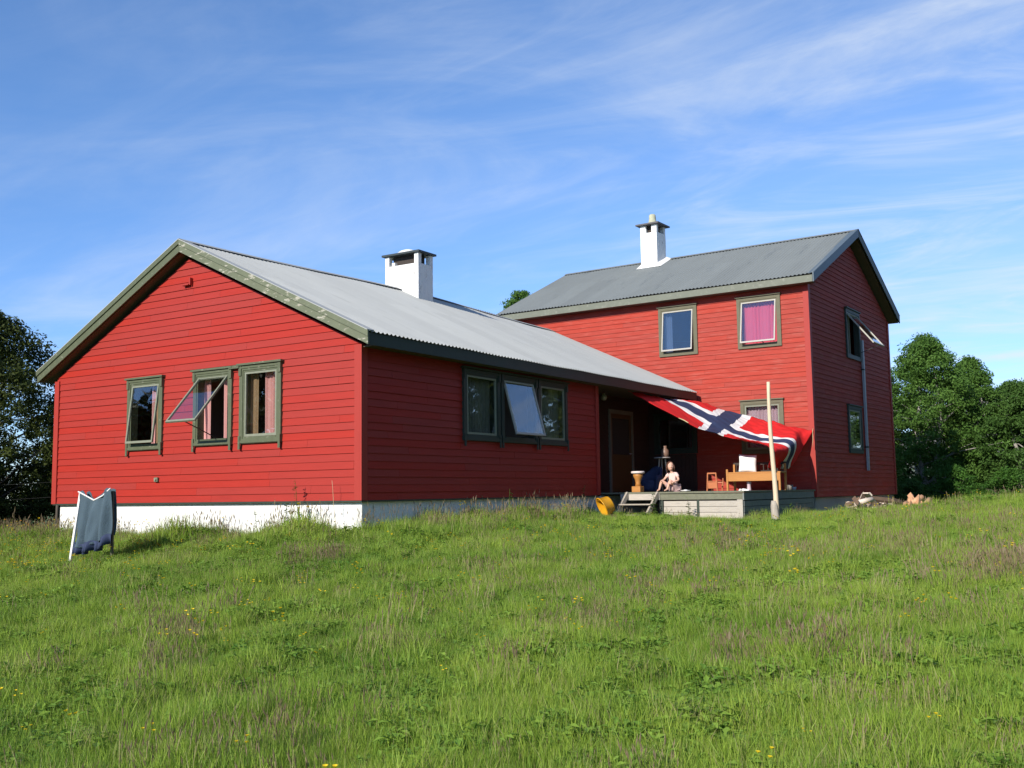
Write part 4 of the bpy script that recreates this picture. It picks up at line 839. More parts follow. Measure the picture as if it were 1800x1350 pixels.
b = MB(); b.tube([(-0.40, -0.045, 0.20), (-0.25, -0.045, 0.15), (0, -0.05, 0.065), (0.2, -0.045, 0.13), (0.38, -0.045, 0.24)], 0.012, 6); b.build('waistband', LIGHTW, GT)
ST = thing('drying_frame', 'white painted wooden drying frame carrying the denim skirt', 'frame', (gx0 + 0.47, gy0 + 0.02, 0))
b = MB(); b.bar((-0.54, -0.10, -1.05), (-0.40, -0.02, 0.20), 0.045, 0.03); b.build('post', LIGHTW, ST)
b = MB(); b.bar((0.33, 0.03, -0.95), (0.33, 0.02, 0.20), 0.04, 0.03); b.build('post', BARK_D, ST)
b = MB(); b.bar((-0.46, 0.03, -0.2), (0.34, 0.03, -0.15), 0.03, 0.03); b.build('rail', GREYW, ST)

# ================================================================== firewood
def log(mb, a, b_, r, tone=None, mi=0, split=False):
    a = Vector(a); b_ = Vector(b_)
    if split:
        d = (b_ - a).normalized(); u = d.orthogonal().normalized(); q = d.cross(u); vs = []
        for p in (a, b_): vs += [p, p + u * r * 1.6, p + (u * 0.9 + q * 1.2) * r, p + q * r * 1.5]
        mb.add(vs, [(0, 1, 5, 4), (3, 0, 4, 7), (3, 2, 1, 0), (4, 5, 6, 7)], 0, tone); mb.add([vs[i] for i in (1, 2, 3, 5, 6, 7)], [(0, 1, 4, 3), (1, 2, 5, 4)], 1, tone)
    else:
        mb.tube([a, a.lerp(b_, 0.5) + Vector((0, 0, r * 0.1)), b_], [r, r * 0.95, r * 0.9], 9, mi)
random.seed(11)
ORD = 'first second third fourth fifth sixth seventh eighth ninth tenth eleventh twelfth thirteenth fourteenth fifteenth sixteenth seventeenth eighteenth nineteenth twentieth twenty-first twenty-second'.split()
NL = 22; specs = []
for i in range(NL):
    t = i / (NL - 1.0); y = 13.5 + 3.9 * t; x = 4.15 + random.uniform(-0.25, 0.2); h = 0.26 * (1 - t) ** 0.5 * random.random() + 0.06
    specs.append((x, y, h))
for i, (x, y, h) in enumerate(specs):
    a = random.uniform(-0.7, 0.7) + (math.pi / 2); L_ = random.uniform(0.4, 0.75); tz = random.uniform(-0.06, 0.06) + (0.15 if i in (2, 4) else 0)
    b = MB(); dx, dy = math.cos(a) * L_ / 2, math.sin(a) * L_ / 2; pale = (i % 3 != 0)
    log(b, (-dx, -dy, -tz), (dx, dy, tz), random.uniform(0.055, 0.09), mi=0, split=(i % 2 == 0))
    o = b.build('firewood_log', [LOGB if pale else LOGD, LOGD]); o.location = (x, y, gz(x, y) + h + 0.12)
    tag(o, ('pale %s firewood log, ' % ('split' if i % 2 == 0 else 'round') if pale else 'dark barked %s log, ' % ('split' if i % 2 == 0 else 'round')) + ORD[i] + ' from the left in the heap at the foundation', 'log', 'firewood logs heaped by the foundation')
for (x, y, h, a, L_, tz) in ((4.35, 14.4, 0.32, 1.5, 1.0, -0.20), (4.45, 15.8, 0.20, 1.5, 1.5, -0.06), (4.5, 14.9, 0.12, 1.4, 1.1, -0.05)):
    b = MB(); dx, dy = math.cos(a) * L_ / 2, math.sin(a) * L_ / 2; b.bar((-dx, -dy, -tz), (dx, dy, tz), 0.14, 0.03); o = b.build('plank', LOGB, bevel=0.004); o.location = (x, y, gz(x, y) + h)
    tag(o, {0.32: 'steeply tilted pale plank sticking up on the firewood heap', 0.20: 'long pale plank lying highest along the right part of the firewood heap', 0.12: 'pale plank lying lowest in front of the firewood heap'}[h], 'plank', 'planks on the firewood heap')
random.seed(12)
for i in range(9):
    t = i / 8.0; y = 18.3 + 2.1 * t; x = 4.35 + random.uniform(-0.2, 0.2); a = random.uniform(0.6, 2.2); L_ = 0.5; h = 0.34 * (1 - abs(t - 0.55) * 1.9) + 0.02
    b = MB(); dx, dy = math.cos(a) * L_ / 2, math.sin(a) * L_ / 2; log(b, (-dx, -dy, -0.12), (dx, dy, 0.12), 0.09, split=(i % 2 == 0)); o = b.build('split_log', [LOGO, LOGO]); o.location = (x, y, gz(x, y) + max(h, 0.05) + 0.10)
    tag(o, 'fresh orange %s log, %s from the left in the small heap beyond the house corner' % ('split' if i % 2 == 0 else 'round', ORD[i]), 'log', 'fresh split logs beyond the corner')

# ================================================================== trees
def leaf_mat(name, c1, c2, transl=0.30):
    mt = bpy.data.materials.new(name); mt.use_nodes = True; t = mt.node_tree; t.nodes.clear()
    o = N(t, 'ShaderNodeOutputMaterial'); a = N(t, 'ShaderNodeAttribute'); a.attribute_name = 'tone'
    x = N(t, 'ShaderNodeMix', data_type='RGBA'); t.links.new(a.outputs['Fac'], x.inputs['Factor']); x.inputs['A'].default_value = (*c1, 1); x.inputs['B'].default_value = (*c2, 1)
    b = N(t, 'ShaderNodeBsdfPrincipled'); b.inputs['Roughness'].default_value = 0.6; b.inputs['Specular IOR Level'].default_value = 0.15; t.links.new(x.outputs['Result'], b.inputs['Base Color'])
    tr = N(t, 'ShaderNodeBsdfTranslucent'); t.links.new(x.outputs['Result'], tr.inputs['Color']); ms = N(t, 'ShaderNodeMixShader'); ms.inputs[0].default_value = transl
    t.links.new(b.outputs[0], ms.inputs[1]); t.links.new(tr.outputs[0], ms.inputs[2]); t.links.new(ms.outputs[0], o.inputs[0]); return mt
LEAF1 = leaf_mat('birch_leaves', (0.045, 0.11, 0.018), (0.135, 0.25, 0.05)); LEAF2 = leaf_mat('alder_leaves', (0.035, 0.085, 0.016), (0.10, 0.19, 0.04))
LEAF3 = leaf_mat('dark_leaves', (0.022, 0.034, 0.008), (0.075, 0.095, 0.018), 0.2); LEAF4 = leaf_mat('shrub_leaves', (0.035, 0.10, 0.018), (0.09, 0.20, 0.03))
def crown_blobs(rng, H, Wd, base, n, lean=0.0):
    """clump centres spread through an uneven crown"""
    P_ = []
    while len(P_) < n:
        h = rng.uniform(0, 1); rad = Wd / 2 * (math.sin(math.pi * min(1, (h * 0.86 + 0.13))) ** 0.75); a = rng.uniform(0, 2 * math.pi); rr_ = rad * (rng.uniform(0, 1) ** 0.42)
        lob = 1 + 0.22 * math.sin(a * 3 + h * 5) + 0.12 * math.sin(a * 5 - h * 9)
        P_.append((rr_ * lob * math.cos(a) + lean * h, rr_ * lob * math.sin(a), base + h * (H - base) ))
    return np.array(P_)
def foliage(rng, centres, sizes, per, leaf, up=0.4):
    n = len(centres); tot = n * per; c = np.repeat(centres, per, 0); sz = np.repeat(sizes, per)[:, None]
    d = rng.normal(size=(tot, 3)); d /= np.linalg.norm(d, axis=1, keepdims=True); r = rng.uniform(0.15, 1, (tot, 1)) ** 0.55
    p = c + d * r * sz * np.array([1.0, 1.0, 0.72])
    nrm = d * 0.6 + rng.normal(size=(tot, 3)) * 0.6 + np.array([0, 0, up]); nrm /= np.linalg.norm(nrm, axis=1, keepdims=True)
    t1 = np.cross(nrm, rng.normal(size=(tot, 3))); t1 /= np.linalg.norm(t1, axis=1, keepdims=True); t2 = np.cross(nrm, t1)
    L_ = leaf * rng.uniform(0.6, 1.3, (tot, 1)); Wl = L_ * 0.42
    v = np.stack([p - t1 * L_, p + t2 * Wl - nrm * L_ * 0.1, p + t1 * L_, p - t2 * Wl - nrm * L_ * 0.1], 1).reshape(-1, 3)
    ct = np.repeat(rng.uniform(0, 1, n), per); tone = np.clip(0.55 * ct + 0.45 * rng.uniform(0, 1, tot), 0, 1)
    return v, tone
def mesh_from_quads(name, v, tone, mt_):
    n = len(v) // 4; me = bpy.data.meshes.new(name); me.vertices.add(len(v)); me.vertices.foreach_set('co', v.astype(np.float32).ravel())
    me.loops.add(n * 4); me.loops.foreach_set('vertex_index', np.arange(n * 4, dtype=np.int32)); me.polygons.add(n)
    me.polygons.foreach_set('loop_start', np.arange(0, n * 4, 4, dtype=np.int32))
    a = me.attributes.new('tone', 'FLOAT', 'FACE'); a.data.foreach_set('value', tone.astype(np.float32)); me.materials.append(mt_); me.update(calc_edges=True); return me
def tree(label, loc, H, Wd, seed, leafm, barkm, n=300, per=90, leaf=0.055, base=0.16, trunk_r=0.12, lean=0.0, cat='tree', name='broadleaf_tree', group=None, stems=1, clump=0.36):
    rng = np.random.default_rng(seed); rnd = random.Random(seed)
    T_ = thing(name, label, cat, loc, 0, group); C_ = crown_blobs(rng, H, Wd, base * H, n, lean)
    sizes = rng.uniform(0.55, 1.3, n) * clump * (Wd / 4.0) ** 0.5
    v, tone = foliage(rng, C_, sizes, per, leaf)
    me = mesh_from_quads('crown', v, tone, leafm); o = bpy.data.objects.new('crown', me); COL.objects.link(o); o.parent = T_
    for s in range(stems):
        tb_ = MB(); ox = (s - (stems - 1) / 2) * 0.35; ph = rnd.uniform(0, 6)
        tp = [(ox * (1 + i / 8.0) + 0.12 * math.sin(i * 0.8 + ph) + lean * i / 10, 0.10 * math.cos(i * 0.7 + ph), -0.4 + (H * 0.92 + 0.4) * i / 10) for i in range(11)]
        tb_.tube(tp, [trunk_r * (1 - 0.9 * i / 10.0) + 0.01 for i in range(11)], 8)
        pick = rng.choice(n, min(n, 46 // stems + 8), replace=False)
        for k in pick:
            e = C_[k]; h0 = max(0.10 * H, e[2] - rnd.uniform(0.3, 0.9) * (0.35 + 0.5 * math.hypot(e[0], e[1]))); i_ = min(9.99, max(0, (h0 + 0.4) / (H * 0.92 + 0.4) * 10)); a_ = Vector(tp[int(i_)]).lerp(Vector(tp[int(i_) + 1]), i_ - int(i_))
            mid = a_.lerp(Vector(e), 0.5) + Vector((0, 0, 0.12)); r0 = trunk_r * (1 - 0.85 * i_ / 10) * 0.38 + 0.008
            tb_.tube([a_, mid, Vector(e)], [r0, r0 * 0.6, 0.006], 5)
        tb_.build('trunk', barkm, T_)
    return T_
def tz_(x, y, d=0.05): return (x, y, gz(x, y) - d)
G_R = 'trees standing behind the tall house'
tree('tall bushy birch with pointed crown behind the right house corner', tz_(3.1, 28.6), 6.7, 4.3, 21, LEAF1, BARK, n=560, per=120, leaf=0.055, base=0.05, stems=2, group=G_R)
tree('narrow green tree touching the back corner of the tall house', tz_(1.3, 29.5), 5.6, 3.2, 22, LEAF2, BARK, n=260, per=100, base=0.04, group=G_R)
tree('round green tree right of the pointed birch, pale trunk showing', tz_(4.4, 30.2), 5.9, 3.0, 23, LEAF1, BARK, n=460, per=110, base=0.06, stems=2, group=G_R)
tree('rightmost dark alder with bare slanting stem at the picture edge', tz_(6.3, 28.6), 4.6, 3.0, 24, LEAF2, BARK, n=440, per=100, base=0.02, stems=2, group=G_R)
tree('lower alder filling the gap before the hill', tz_(5.6, 31.5), 5.0, 3.2, 25, LEAF2, BARK_D, n=420, per=100, base=0.04, group=G_R)
tree('green tree touching the back of the tall house between birch and wall', tz_(1.9, 32.5), 6.4, 3.2, 28, LEAF1, BARK, n=260, per=90, base=0.04, group=G_R)
for i_, (x_, y_, h_) in enumerate(((13.0, 27.0, 7.5), (17.5, 27.5, 8.5), (22.5, 28.0, 8.0), (28.0, 27.0, 8.5))):
    tree('%s tall dark tree of the row beyond the right picture edge' % ('nearest', 'second', 'third', 'farthest')[i_], tz_(x_, y_), h_, 6.0, 60 + i_, LEAF3, BARK_D, n=380, per=70, leaf=0.15, base=0.0, group='trees beyond the right edge', clump=0.5)
for i_, (x_, y_, h_) in enumerate(((16.0, 17.0, 12.0), (15.5, 10.5, 12.5), (16.5, 4.5, 12.0), (19.5, -2.0, 12.5))):  # unseen trees added to keep sky light off the shaded side walls
    tree('%s broad dark tree added to block sky light beyond the right picture edge' % ('farthest', 'third', 'second', 'nearest')[i_], tz_(x_, y_), h_, 6.5, 80 + i_, LEAF3, BARK_D, n=620, per=90, leaf=0.10, base=0.02, group='trees beyond the right edge', clump=0.55)
for i_, (x_, y_, h_) in enumerate(((-14.0, -9.5, 8.0), (-17.0, -6.0, 7.5), (-19.0, -12.0, 9.5), (-12.5, -14.5, 6.5), (-22.5, -5.0, 8.5))):
    tree('%s dark tree of the grove beyond the left picture edge' % ('nearest', 'second', 'third', 'fourth', 'farthest')[i_], tz_(x_, y_), h_, 5.6, 70 + i_, LEAF3, BARK_D, n=380, per=70, leaf=0.15, base=0.0, group='trees beyond the left edge', clump=0.5)
tree('tree beyond the picture edge behind the alder row', tz_(11.0, 37.0), 6.5, 5.0, 90, LEAF2, BARK_D, n=240, per=70, leaf=0.09, base=0.0, group=G_R)
tree('alder beyond the picture edge on the right', tz_(9.8, 31.5), 4.6, 3.4, 29, LEAF1, BARK_D, n=260, per=90, base=0.06, group=G_R)
tree('small tree showing only its top behind the tall house roof', tz_(-21.0, 38.5), 13.5, 4.6, 26, LEAF1, BARK_D, n=300, per=80, leaf=0.08, base=0.35, trunk_r=0.2, name='distant_tree')
G_L = 'dark trees left of the low house'
tree('big dark tree at the left picture edge with ragged top', tz_(-15.2, 2.6), 5.9, 5.4, 31, LEAF3, BARK_D, n=680, per=110, leaf=0.055, base=0.05, stems=2, group=G_L, clump=0.32)
tree('dark tree between the left edge tree and the low house', tz_(-15.2, 6.6), 5.1, 3.8, 32, LEAF3, BARK_D, n=460, per=100, leaf=0.055, base=0.03, stems=2, group=G_L, clump=0.30)
tree('leafy dark bush low behind the left wall of the low house', tz_(-12.8, 4.6), 2.5, 3.0, 33, LEAF3, BARK_D, n=220, per=90, leaf=0.05, base=0.0, name='bush', cat='bush', group=G_L)
tree('dark tree farther back on the left outside the picture', tz_(-20.5, 4.0), 6.2, 5.0, 34, LEAF3, BARK_D, n=260, per=70, leaf=0.06, base=0.05, group=G_L)
tree('wide dark thicket behind the trunks of the left trees', tz_(-17.0, 7.5), 2.8, 5.5, 36, LEAF3, BARK_D, n=260, per=80, leaf=0.07, base=0.0, name='bush', cat='bush', group=G_L)
tree('low dark thicket at the left picture edge', tz_(-18.5, 2.5), 2.4, 5.0, 37, LEAF3, BARK_D, n=240, per=80, leaf=0.07, base=0.0, name='bush', cat='bush', group=G_L)
tree('olive bush at the foot of the dark left trees', tz_(-14.3, 1.0), 1.3, 2.2, 35, LEAF2, BARK_D, n=90, per=80, leaf=0.05, base=0.0, name='bush', cat='bush', trunk_r=0.04, group=G_L)
G_S = 'shrubs at the foot of the right trees'
for i, (x, y, h, w, lb) in enumerate(((4.3, 26.3, 1.6, 2.2, 'bright green shrub nearest the house corner at the foot of the trees'), (5.9, 26.9, 1.4, 2.4, 'bright green shrub in the middle at the foot of the right trees'),
                                      (7.8, 26.6, 1.5, 2.6, 'green shrub under the bare slanting stem on the right'), (3.0, 25.6, 1.2, 1.6, 'small shrub half hidden behind the tall house corner'))):
    tree(lb, tz_(x, y), h, w, 50 + i, LEAF4 if i < 2 else LEAF2, BARK_D, n=120, per=80, leaf=0.045, base=0.0, name='shrub', cat='shrub', trunk_r=0.03, group=G_S, clump=0.26)

# far hill
HX, HY = 5.0, 240.0
ROCKM = mat('hill_moor_and_rock', (0.075, 0.115, 0.05), 0.95, var=0.3, scale=0.12, stain=(0.34, 0.30, 0.28), stain_amt=0.85, stain_scale=0.16, stain_lo=0.44, stain_hi=0.56)
nh = 70; vs = []; fs = []
for j in range(nh + 1):
    for i in range(nh + 1):
        x = -90 + 320 * i / nh; y = 170 + 170 * j / nh; u_ = (x + 8) / 48; v_ = (y - 240) / 55
        h = 24 * math.exp(-(u_ * u_) - v_ * v_) + 2.2 * noise.fractal(Vector((x * 0.035, y * 0.035, 0)), 0.7, 2.1, 5) * 2 * math.exp(-u_ * u_ - v_ * v_) - 3.5
        vs.append((x, y, h))
for j in range(nh):
    for i in range(nh): q = j * (nh + 1) + i; fs.append((q, q + 1, q + nh + 2, q + nh + 1))
b = MB(); b.add(vs, fs, 0, 0.5, True); ho_ = b.build('hill', ROCKM); ho_['kind'] = 'structure'

# wire fence far left
F_ = thing('wire_fence', 'thin sagging wire fence in front of the dark trees on the left', 'fence', (0, 0, 0))
fp = [(-17.5, -1.6), (-11.2, 2.2), (-9.2, 3.4)]
for (x, y) in fp:
    b = MB(); b.tube([(x, y, gz(x, y) - 0.3), (x, y, 0.55)], 0.035, 7); b.build('post', BARK_D, F_)
b = MB()
for zz in (0.5, 0.15):
    for (p, q) in zip(fp[:-1], fp[1:]):
        b.tube([(p[0] + (q[0] - p[0]) * t, p[1] + (q[1] - p[1]) * t, zz - 0.10 * 4 * t * (1 - t)) for t in np.linspace(0, 1, 9)], 0.0022, 4, cap=False)
b.build('wire', DARKM, F_)

# ================================================================== tall weeds by the walls
WEED = leaf_mat('weed_leaves', (0.05, 0.10, 0.02), (0.12, 0.20, 0.04))
def weed(label, x, y, h, seed, dry=False, nl=26, group='tall weeds along the low house wall'):
    rnd = random.Random(seed); o_ = thing('tall_weed', label, 'weed', (x, y, gz(x, y) - 0.02), 0, group)
    b = MB(); lean = rnd.uniform(-0.08, 0.08)
    sp = [(lean * t * t + 0.01 * math.sin(t * 9), 0.02 * math.sin(t * 5), h * t) for t in np.linspace(0, 1, 9)]
    b.tube(sp, [0.007 * (1 - 0.6 * t) for t in np.linspace(0, 1, 9)], 5); b.build('stem', mat('dry_stem', (0.50, 0.40, 0.24), 0.9) if dry else WEED, o_)
    if nl:
        b = MB()
        for k in range(nl):
            t = rnd.uniform(0.15, 0.98); p = Vector(sp[0]).lerp(Vector(sp[-1]), t); a = rnd.uniform(0, 6.28); L_ = rnd.uniform(0.05, 0.12) * (1.2 - 0.6 * t); d = Vector((math.cos(a), math.sin(a), rnd.uniform(0, 0.7))).normalized(); s_ = d.cross(Vector((0, 0, 1))).normalized() * L_ * 0.28
            b.add([p, p + d * L_ * 0.5 + s_, p + d * L_ - Vector((0, 0, L_ * 0.3)), p + d * L_ * 0.5 - s_], [(0, 1, 2, 3)], 0, rnd.random())
        b.build('leaves', WEED, o_)
weed('tall leafy weed against the white foundation near the right corner', -1.15, -0.22, 0.95, 1, nl=46)
weed('shorter leafy weed beside the tallest one at the white foundation', -1.42, -0.25, 0.62, 2, nl=34)
weed('thin weed close to the white foundation left of the leafy ones', -2.05, -0.25, 0.55, 3, nl=16)
weed('dry pale stalk curving up by the front corner of the low house', -0.40, -0.18, 0.92, 4, dry=True, nl=0)
weed('weed at the shaded side wall halfway along', 0.45, 3.6, 0.62, 5, nl=20)
weed('thin weed at the shaded side wall near the porch', 0.40, 6.5, 0.66, 6, nl=20)
weed('leafy weed in front of the gap between the deck panels', 2.25, 7.72, 0.42, 7, nl=46, group='weeds before the deck')
weed('leafy weed beside the right stringer of the steps', 1.48, 7.70, 0.55, 8, nl=46, group='weeds before the deck')
weed('leafy weed left of the pole foot', 3.95, 7.3, 0.30, 9, nl=40, group='weeds before the deck')
weed('leafy weed right of the pole foot below the dark deck side', 3.8, 9.6, 0.34, 10, nl=40, group='weeds before the deck')

# ================================================================== meadow (geometry nodes, real tufts)
def grass_mat(name, c1, c2, transl=0.35, patch=0.5):
    mt = bpy.data.materials.new(name); mt.use_nodes = True; t = mt.node_tree; t.nodes.clear()
    o = N(t, 'ShaderNodeOutputMaterial'); g_ = N(t, 'ShaderNodeNewGeometry'); oi = N(t, 'ShaderNodeObjectInfo'); a = N(t, 'ShaderNodeAttribute'); a.attribute_name = 'tone'
    n_ = N(t, 'ShaderNodeTexNoise'); n_.inputs['Scale'].default_value = 0.55; n_.inputs['Detail'].default_value = 4; t.links.new(g_.outputs['Position'], n_.inputs['Vector'])
    f = M_(t, 'ADD', M_(t, 'MULTIPLY', a.outputs['Fac'], 0.5), M_(t, 'ADD', M_(t, 'MULTIPLY', oi.outputs['Random'], 0.3), M_(t, 'MULTIPLY', M_(t, 'SUBTRACT', n_.outputs['Fac'], 0.4), patch * 2)), clamp=True)
    x = N(t, 'ShaderNodeMix', data_type='RGBA'); t.links.new(f, x.inputs['Factor']); x.inputs['A'].default_value = (*c1, 1); x.inputs['B'].default_value = (*c2, 1)
    b = N(t, 'ShaderNodeBsdfPrincipled'); b.inputs['Roughness'].default_value = 0.55; b.inputs['Specular IOR Level'].default_value = 0.3; t.links.new(x.outputs['Result'], b.inputs['Base Color'])
    tr = N(t, 'ShaderNodeBsdfTranslucent'); t.links.new(x.outputs['Result'], tr.inputs['Color']); ms = N(t, 'ShaderNodeMixShader'); ms.inputs[0].default_value = transl
    t.links.new(b.outputs[0], ms.inputs[1]); t.links.new(tr.outputs[0], ms.inputs[2]); t.links.new(ms.outputs[0], o.inputs[0]); return mt
GG = grass_mat('grass_green', (0.115, 0.245, 0.02), (0.37, 0.48, 0.065), patch=0.7); GD = grass_mat('grass_dark', (0.07, 0.175, 0.022), (0.25, 0.38, 0.05), patch=0.7)
GB_ = grass_mat('grass_seedheads', (0.19, 0.14, 0.07), (0.32, 0.25, 0.15), 0.3, 0.3); GS = grass_mat('grass_straw', (0.24, 0.23, 0.08), (0.42, 0.38, 0.17), 0.3, 0.3)
YF = mat('buttercup_petals', (0.85, 0.62, 0.02), 0.5, transl=0.3); OF = mat('hawkweed_petals', (0.60, 0.25, 0.03), 0.5, transl=0.3)
def blades(mb, rnd, n, R_, h0, h1, w, mi, lean=0.35, broad=False):
    for _ in range(n):
        a = rnd.uniform(0, 6.283); r = R_ * math.sqrt(rnd.random()); x, y = r * math.cos(a), r * math.sin(a); h = rnd.uniform(h0, h1); la = rnd.uniform(0, 6.283); le = rnd.uniform(0.1, 1) * lean * h
        dx, dy = math.cos(la) * le, math.sin(la) * le; wa_ = rnd.uniform(0, 6.283); wx, wy = math.cos(wa_) * w / 2, math.sin(wa_) * w / 2; ww = rnd.uniform(0.7, 1.3)
        vs = [(x - wx * ww, y - wy * ww, -0.03), (x + wx * ww, y + wy * ww, -0.03), (x + dx * 0.3 + wx * ww * 0.9, y + dy * 0.3 + wy * ww * 0.9, h * 0.55), (x + dx * 0.3 - wx * ww * 0.9, y + dy * 0.3 - wy * ww * 0.9, h * 0.55), (x + dx, y + dy, h)]
        mb.add(vs, [(0, 1, 2, 3), (3, 2, 4)], mi, rnd.random(), False)
def heads(mb, rnd, n, R_, h0, h1, mi_s, mi_h, hl=0.08, hw=0.010):
    for _ in range(n):
        a = rnd.uniform(0, 6.283); r = R_ * math.sqrt(rnd.random()); x, y = r * math.cos(a), r * math.sin(a); h = rnd.uniform(h0, h1); la = rnd.uniform(0, 6.283); le = rnd.uniform(0.05, 0.28) * h; dx, dy = math.cos(la) * le, math.sin(la) * le
        w = 0.0016; mb.add([(x - w, y, 0), (x + w, y, 0), (x + dx * 0.7 + w, y + dy * 0.7, h - hl), (x + dx * 0.7 - w, y + dy * 0.7, h - hl)], [(0, 1, 2, 3)], mi_s, rnd.random())
        for q in range(2):
            wx, wy = (hw / 2, 0) if q else (0, hw / 2)
            mb.add([(x + dx * 0.7, y + dy * 0.7, h - hl), (x + dx * 0.85 + wx, y + dy * 0.85 + wy, h - hl * 0.55), (x + dx, y + dy, h), (x + dx * 0.85 - wx, y + dy * 0.85 - wy, h - hl * 0.55)], [(0, 1, 2, 3)], mi_h, rnd.random())
def broad(mb, rnd, n, R_, h, L0, L1, mi):
    for _ in range(n):
        a = rnd.uniform(0, 6.283); r = R_ * math.sqrt(rnd.random()); p = Vector((r * math.cos(a), r * math.sin(a), rnd.uniform(0.02, h))); a = rnd.uniform(0, 6.283); L_ = rnd.uniform(L0, L1)
        d = Vector((math.cos(a), math.sin(a), rnd.uniform(-0.1, 0.9))).normalized(); s_ = d.cross(Vector((0, 0, 1))).normalized() * L_ * 0.26
        mb.add([p, p + d * L_ * 0.5 + s_ + Vector((0, 0, 0.005)), p + d * L_ - Vector((0, 0, L_ * 0.2)), p + d * L_ * 0.5 - s_], [(0, 1, 2, 3)], mi, rnd.random())
pc = bpy.data.collections.new('tuft_kinds')
protos = []
def proto(i, mb, mats):
    me_o = mb.build('tuft_%02d' % i, mats); COL.objects.unlink(me_o); pc.objects.link(me_o); protos.append(me_o)
rnd = random.Random(5); GM = [GG, GD, GB_, GS, YF, OF]
b = MB(); blades(b, rnd, 90, 0.14, 0.05, 0.15, 0.0034, 0); blades(b, rnd, 4, 0.13, 0.08, 0.18, 0.003, 3); proto(0, b, GM)
b = MB(); blades(b, rnd, 80, 0.14, 0.06, 0.18, 0.0034, 0, 0.5); blades(b, rnd, 7, 0.12, 0.08, 0.2, 0.003, 3, 0.5); proto(1, b, GM)
b = MB(); blades(b, rnd, 75, 0.14, 0.05, 0.16, 0.0036, 1); proto(2, b, GM)
b = MB(); blades(b, rnd, 60, 0.13, 0.06, 0.18, 0.0034, 0, 0.5); heads(b, rnd, 14, 0.14, 0.18, 0.33, 3, 2, 0.06, 0.008); proto(3, b, GM)
b = MB(); blades(b, rnd, 35, 0.13, 0.08, 0.2, 0.0040, 1); heads(b, rnd, 20, 0.15, 0.16, 0.30, 2, 2, 0.06, 0.010); proto(4, b, GM)
b = MB(); broad(b, rnd, 46, 0.12, 0.12, 0.035, 0.075, 1); blades(b, rnd, 20, 0.12, 0.06, 0.16, 0.004, 0); proto(5, b, GM)
b = MB(); broad(b, rnd, 30, 0.11, 0.10, 0.03, 0.06, 0); blades(b, rnd, 22, 0.13, 0.06, 0.18, 0.004, 0)
def flowers(mb, n, h0, h1, r, mi):
    for _ in range(n):
        a = rnd.uniform(0, 6.283); R_ = 0.11 * math.sqrt(rnd.random()); x, y = R_ * math.cos(a), R_ * math.sin(a); h = rnd.uniform(h0, h1)
        mb.add([(x - 0.0012, y, 0), (x + 0.0012, y, 0), (x + 0.0012, y, h), (x - 0.0012, y, h)], [(0, 1, 2, 3)], 1, 0.5)
        vs = [(x, y, h - 0.004)] + [(x + r * math.cos(k * 1.2566), y + r * math.sin(k * 1.2566), h + r * 0.5) for k in range(5)]
        mb.add(vs, [(0, 1 + k, 1 + (k + 1) % 5) for k in range(5)], mi, 0.5)
flowers(b, 3, 0.20, 0.32, 0.014, 4); proto(6, b, GM)
b = MB(); blades(b, rnd, 40, 0.12, 0.08, 0.2, 0.004, 0); flowers(b, 2, 0.20, 0.3, 0.011, 5); flowers(b, 1, 0.2, 0.3, 0.012, 4); proto(7, b, GM)
b = MB(); blades(b, rnd, 46, 0.13, 0.08, 0.22, 0.0038, 3, 0.6); blades(b, rnd, 20, 0.13, 0.08, 0.2, 0.004, 0); proto(8, b, GM)
b = MB(); blades(b, rnd, 50, 0.08, 0.10, 0.24, 0.0042, 0, 0.45); proto(9, b, GM)

rng = np.random.default_rng(3); pts_l = []
fwd = np.array([FW.x, FW.y]); fwd /= np.linalg.norm(fwd); rgt = np.array([fwd[1], -fwd[0]])
for (d0, d1, dens, spread) in ((3.2, 6.5, 330, 0.80), (6.5, 10, 270, 0.74), (10, 16, 170, 0.70), (16, 26, 100, 0.68), (26, 44, 40, 0.66)):
    area = spread * (d1 ** 2 - d0 ** 2); n = int(area * dens); dd = np.sqrt(rng.uniform(d0 ** 2, d1 ** 2, n)); tt = rng.uniform(-spread, spread, n)
    xy = np.array([CAM.x, CAM.y]) + fwd * dd[:, None] + rgt * (tt * dd)[:, None]; pts_l.append(xy)
for (d0, d1, dens) in ((2.0, 12, 55), (12, 30, 26)):
    for sg_ in (-1, 1):
        s0, s1 = 0.68, 1.9; n = int((s1 - s0) * (d1 ** 2 - d0 ** 2) / 2 * dens); dd = np.sqrt(rng.uniform(d0 ** 2, d1 ** 2, n)); tt = sg_ * rng.uniform(s0, s1, n)
        pts_l.append(np.array([CAM.x, CAM.y]) + fwd * dd[:, None] + rgt * (tt * dd)[:, None])
xy = np.concatenate(pts_l); x, y = xy[:, 0], xy[:, 1]
inA = (x > -WA + 0.1) & (x < -0.02) & (y > 0.06) & (y < 13.2); inD = (x > -1.3) & (x < 3.34) & (y > 8.0) & (y < 13.2)
inB = (x > -6) & (x < 3.4) & (y > 13.0) & (y < 20.6); keep = ~(inA | inD | inB) & ~((x > 0.02) & (x < 1.3) & (y > 7.45) & (y < 8.0) & (rng.random(len(x)) < 0.6))
x, y = x[keep], y[keep]; z = ground_z(x, y); n = len(x)
def vn(x, y, s, ox=0.0):
    return np.array([noise.noise(Vector((a * s + ox, b_ * s - ox, ox))) for a, b_ in zip(x, y)])
n1_ = vn(x, y, 0.45, 3.1); n2_ = vn(x, y, 0.9, 9.7); n3_ = vn(x, y, 1.8, 17.0); nf = vn(x, y, 0.6, 31.0)
near_wall = np.exp(-np.maximum(0, -y) / 1.6) * (x < 0.3) * (y < 0.3) + np.exp(-np.maximum(0, x) / 1.2) * (x > 0) * (y > 0) * (y < 7.8) * 0.8
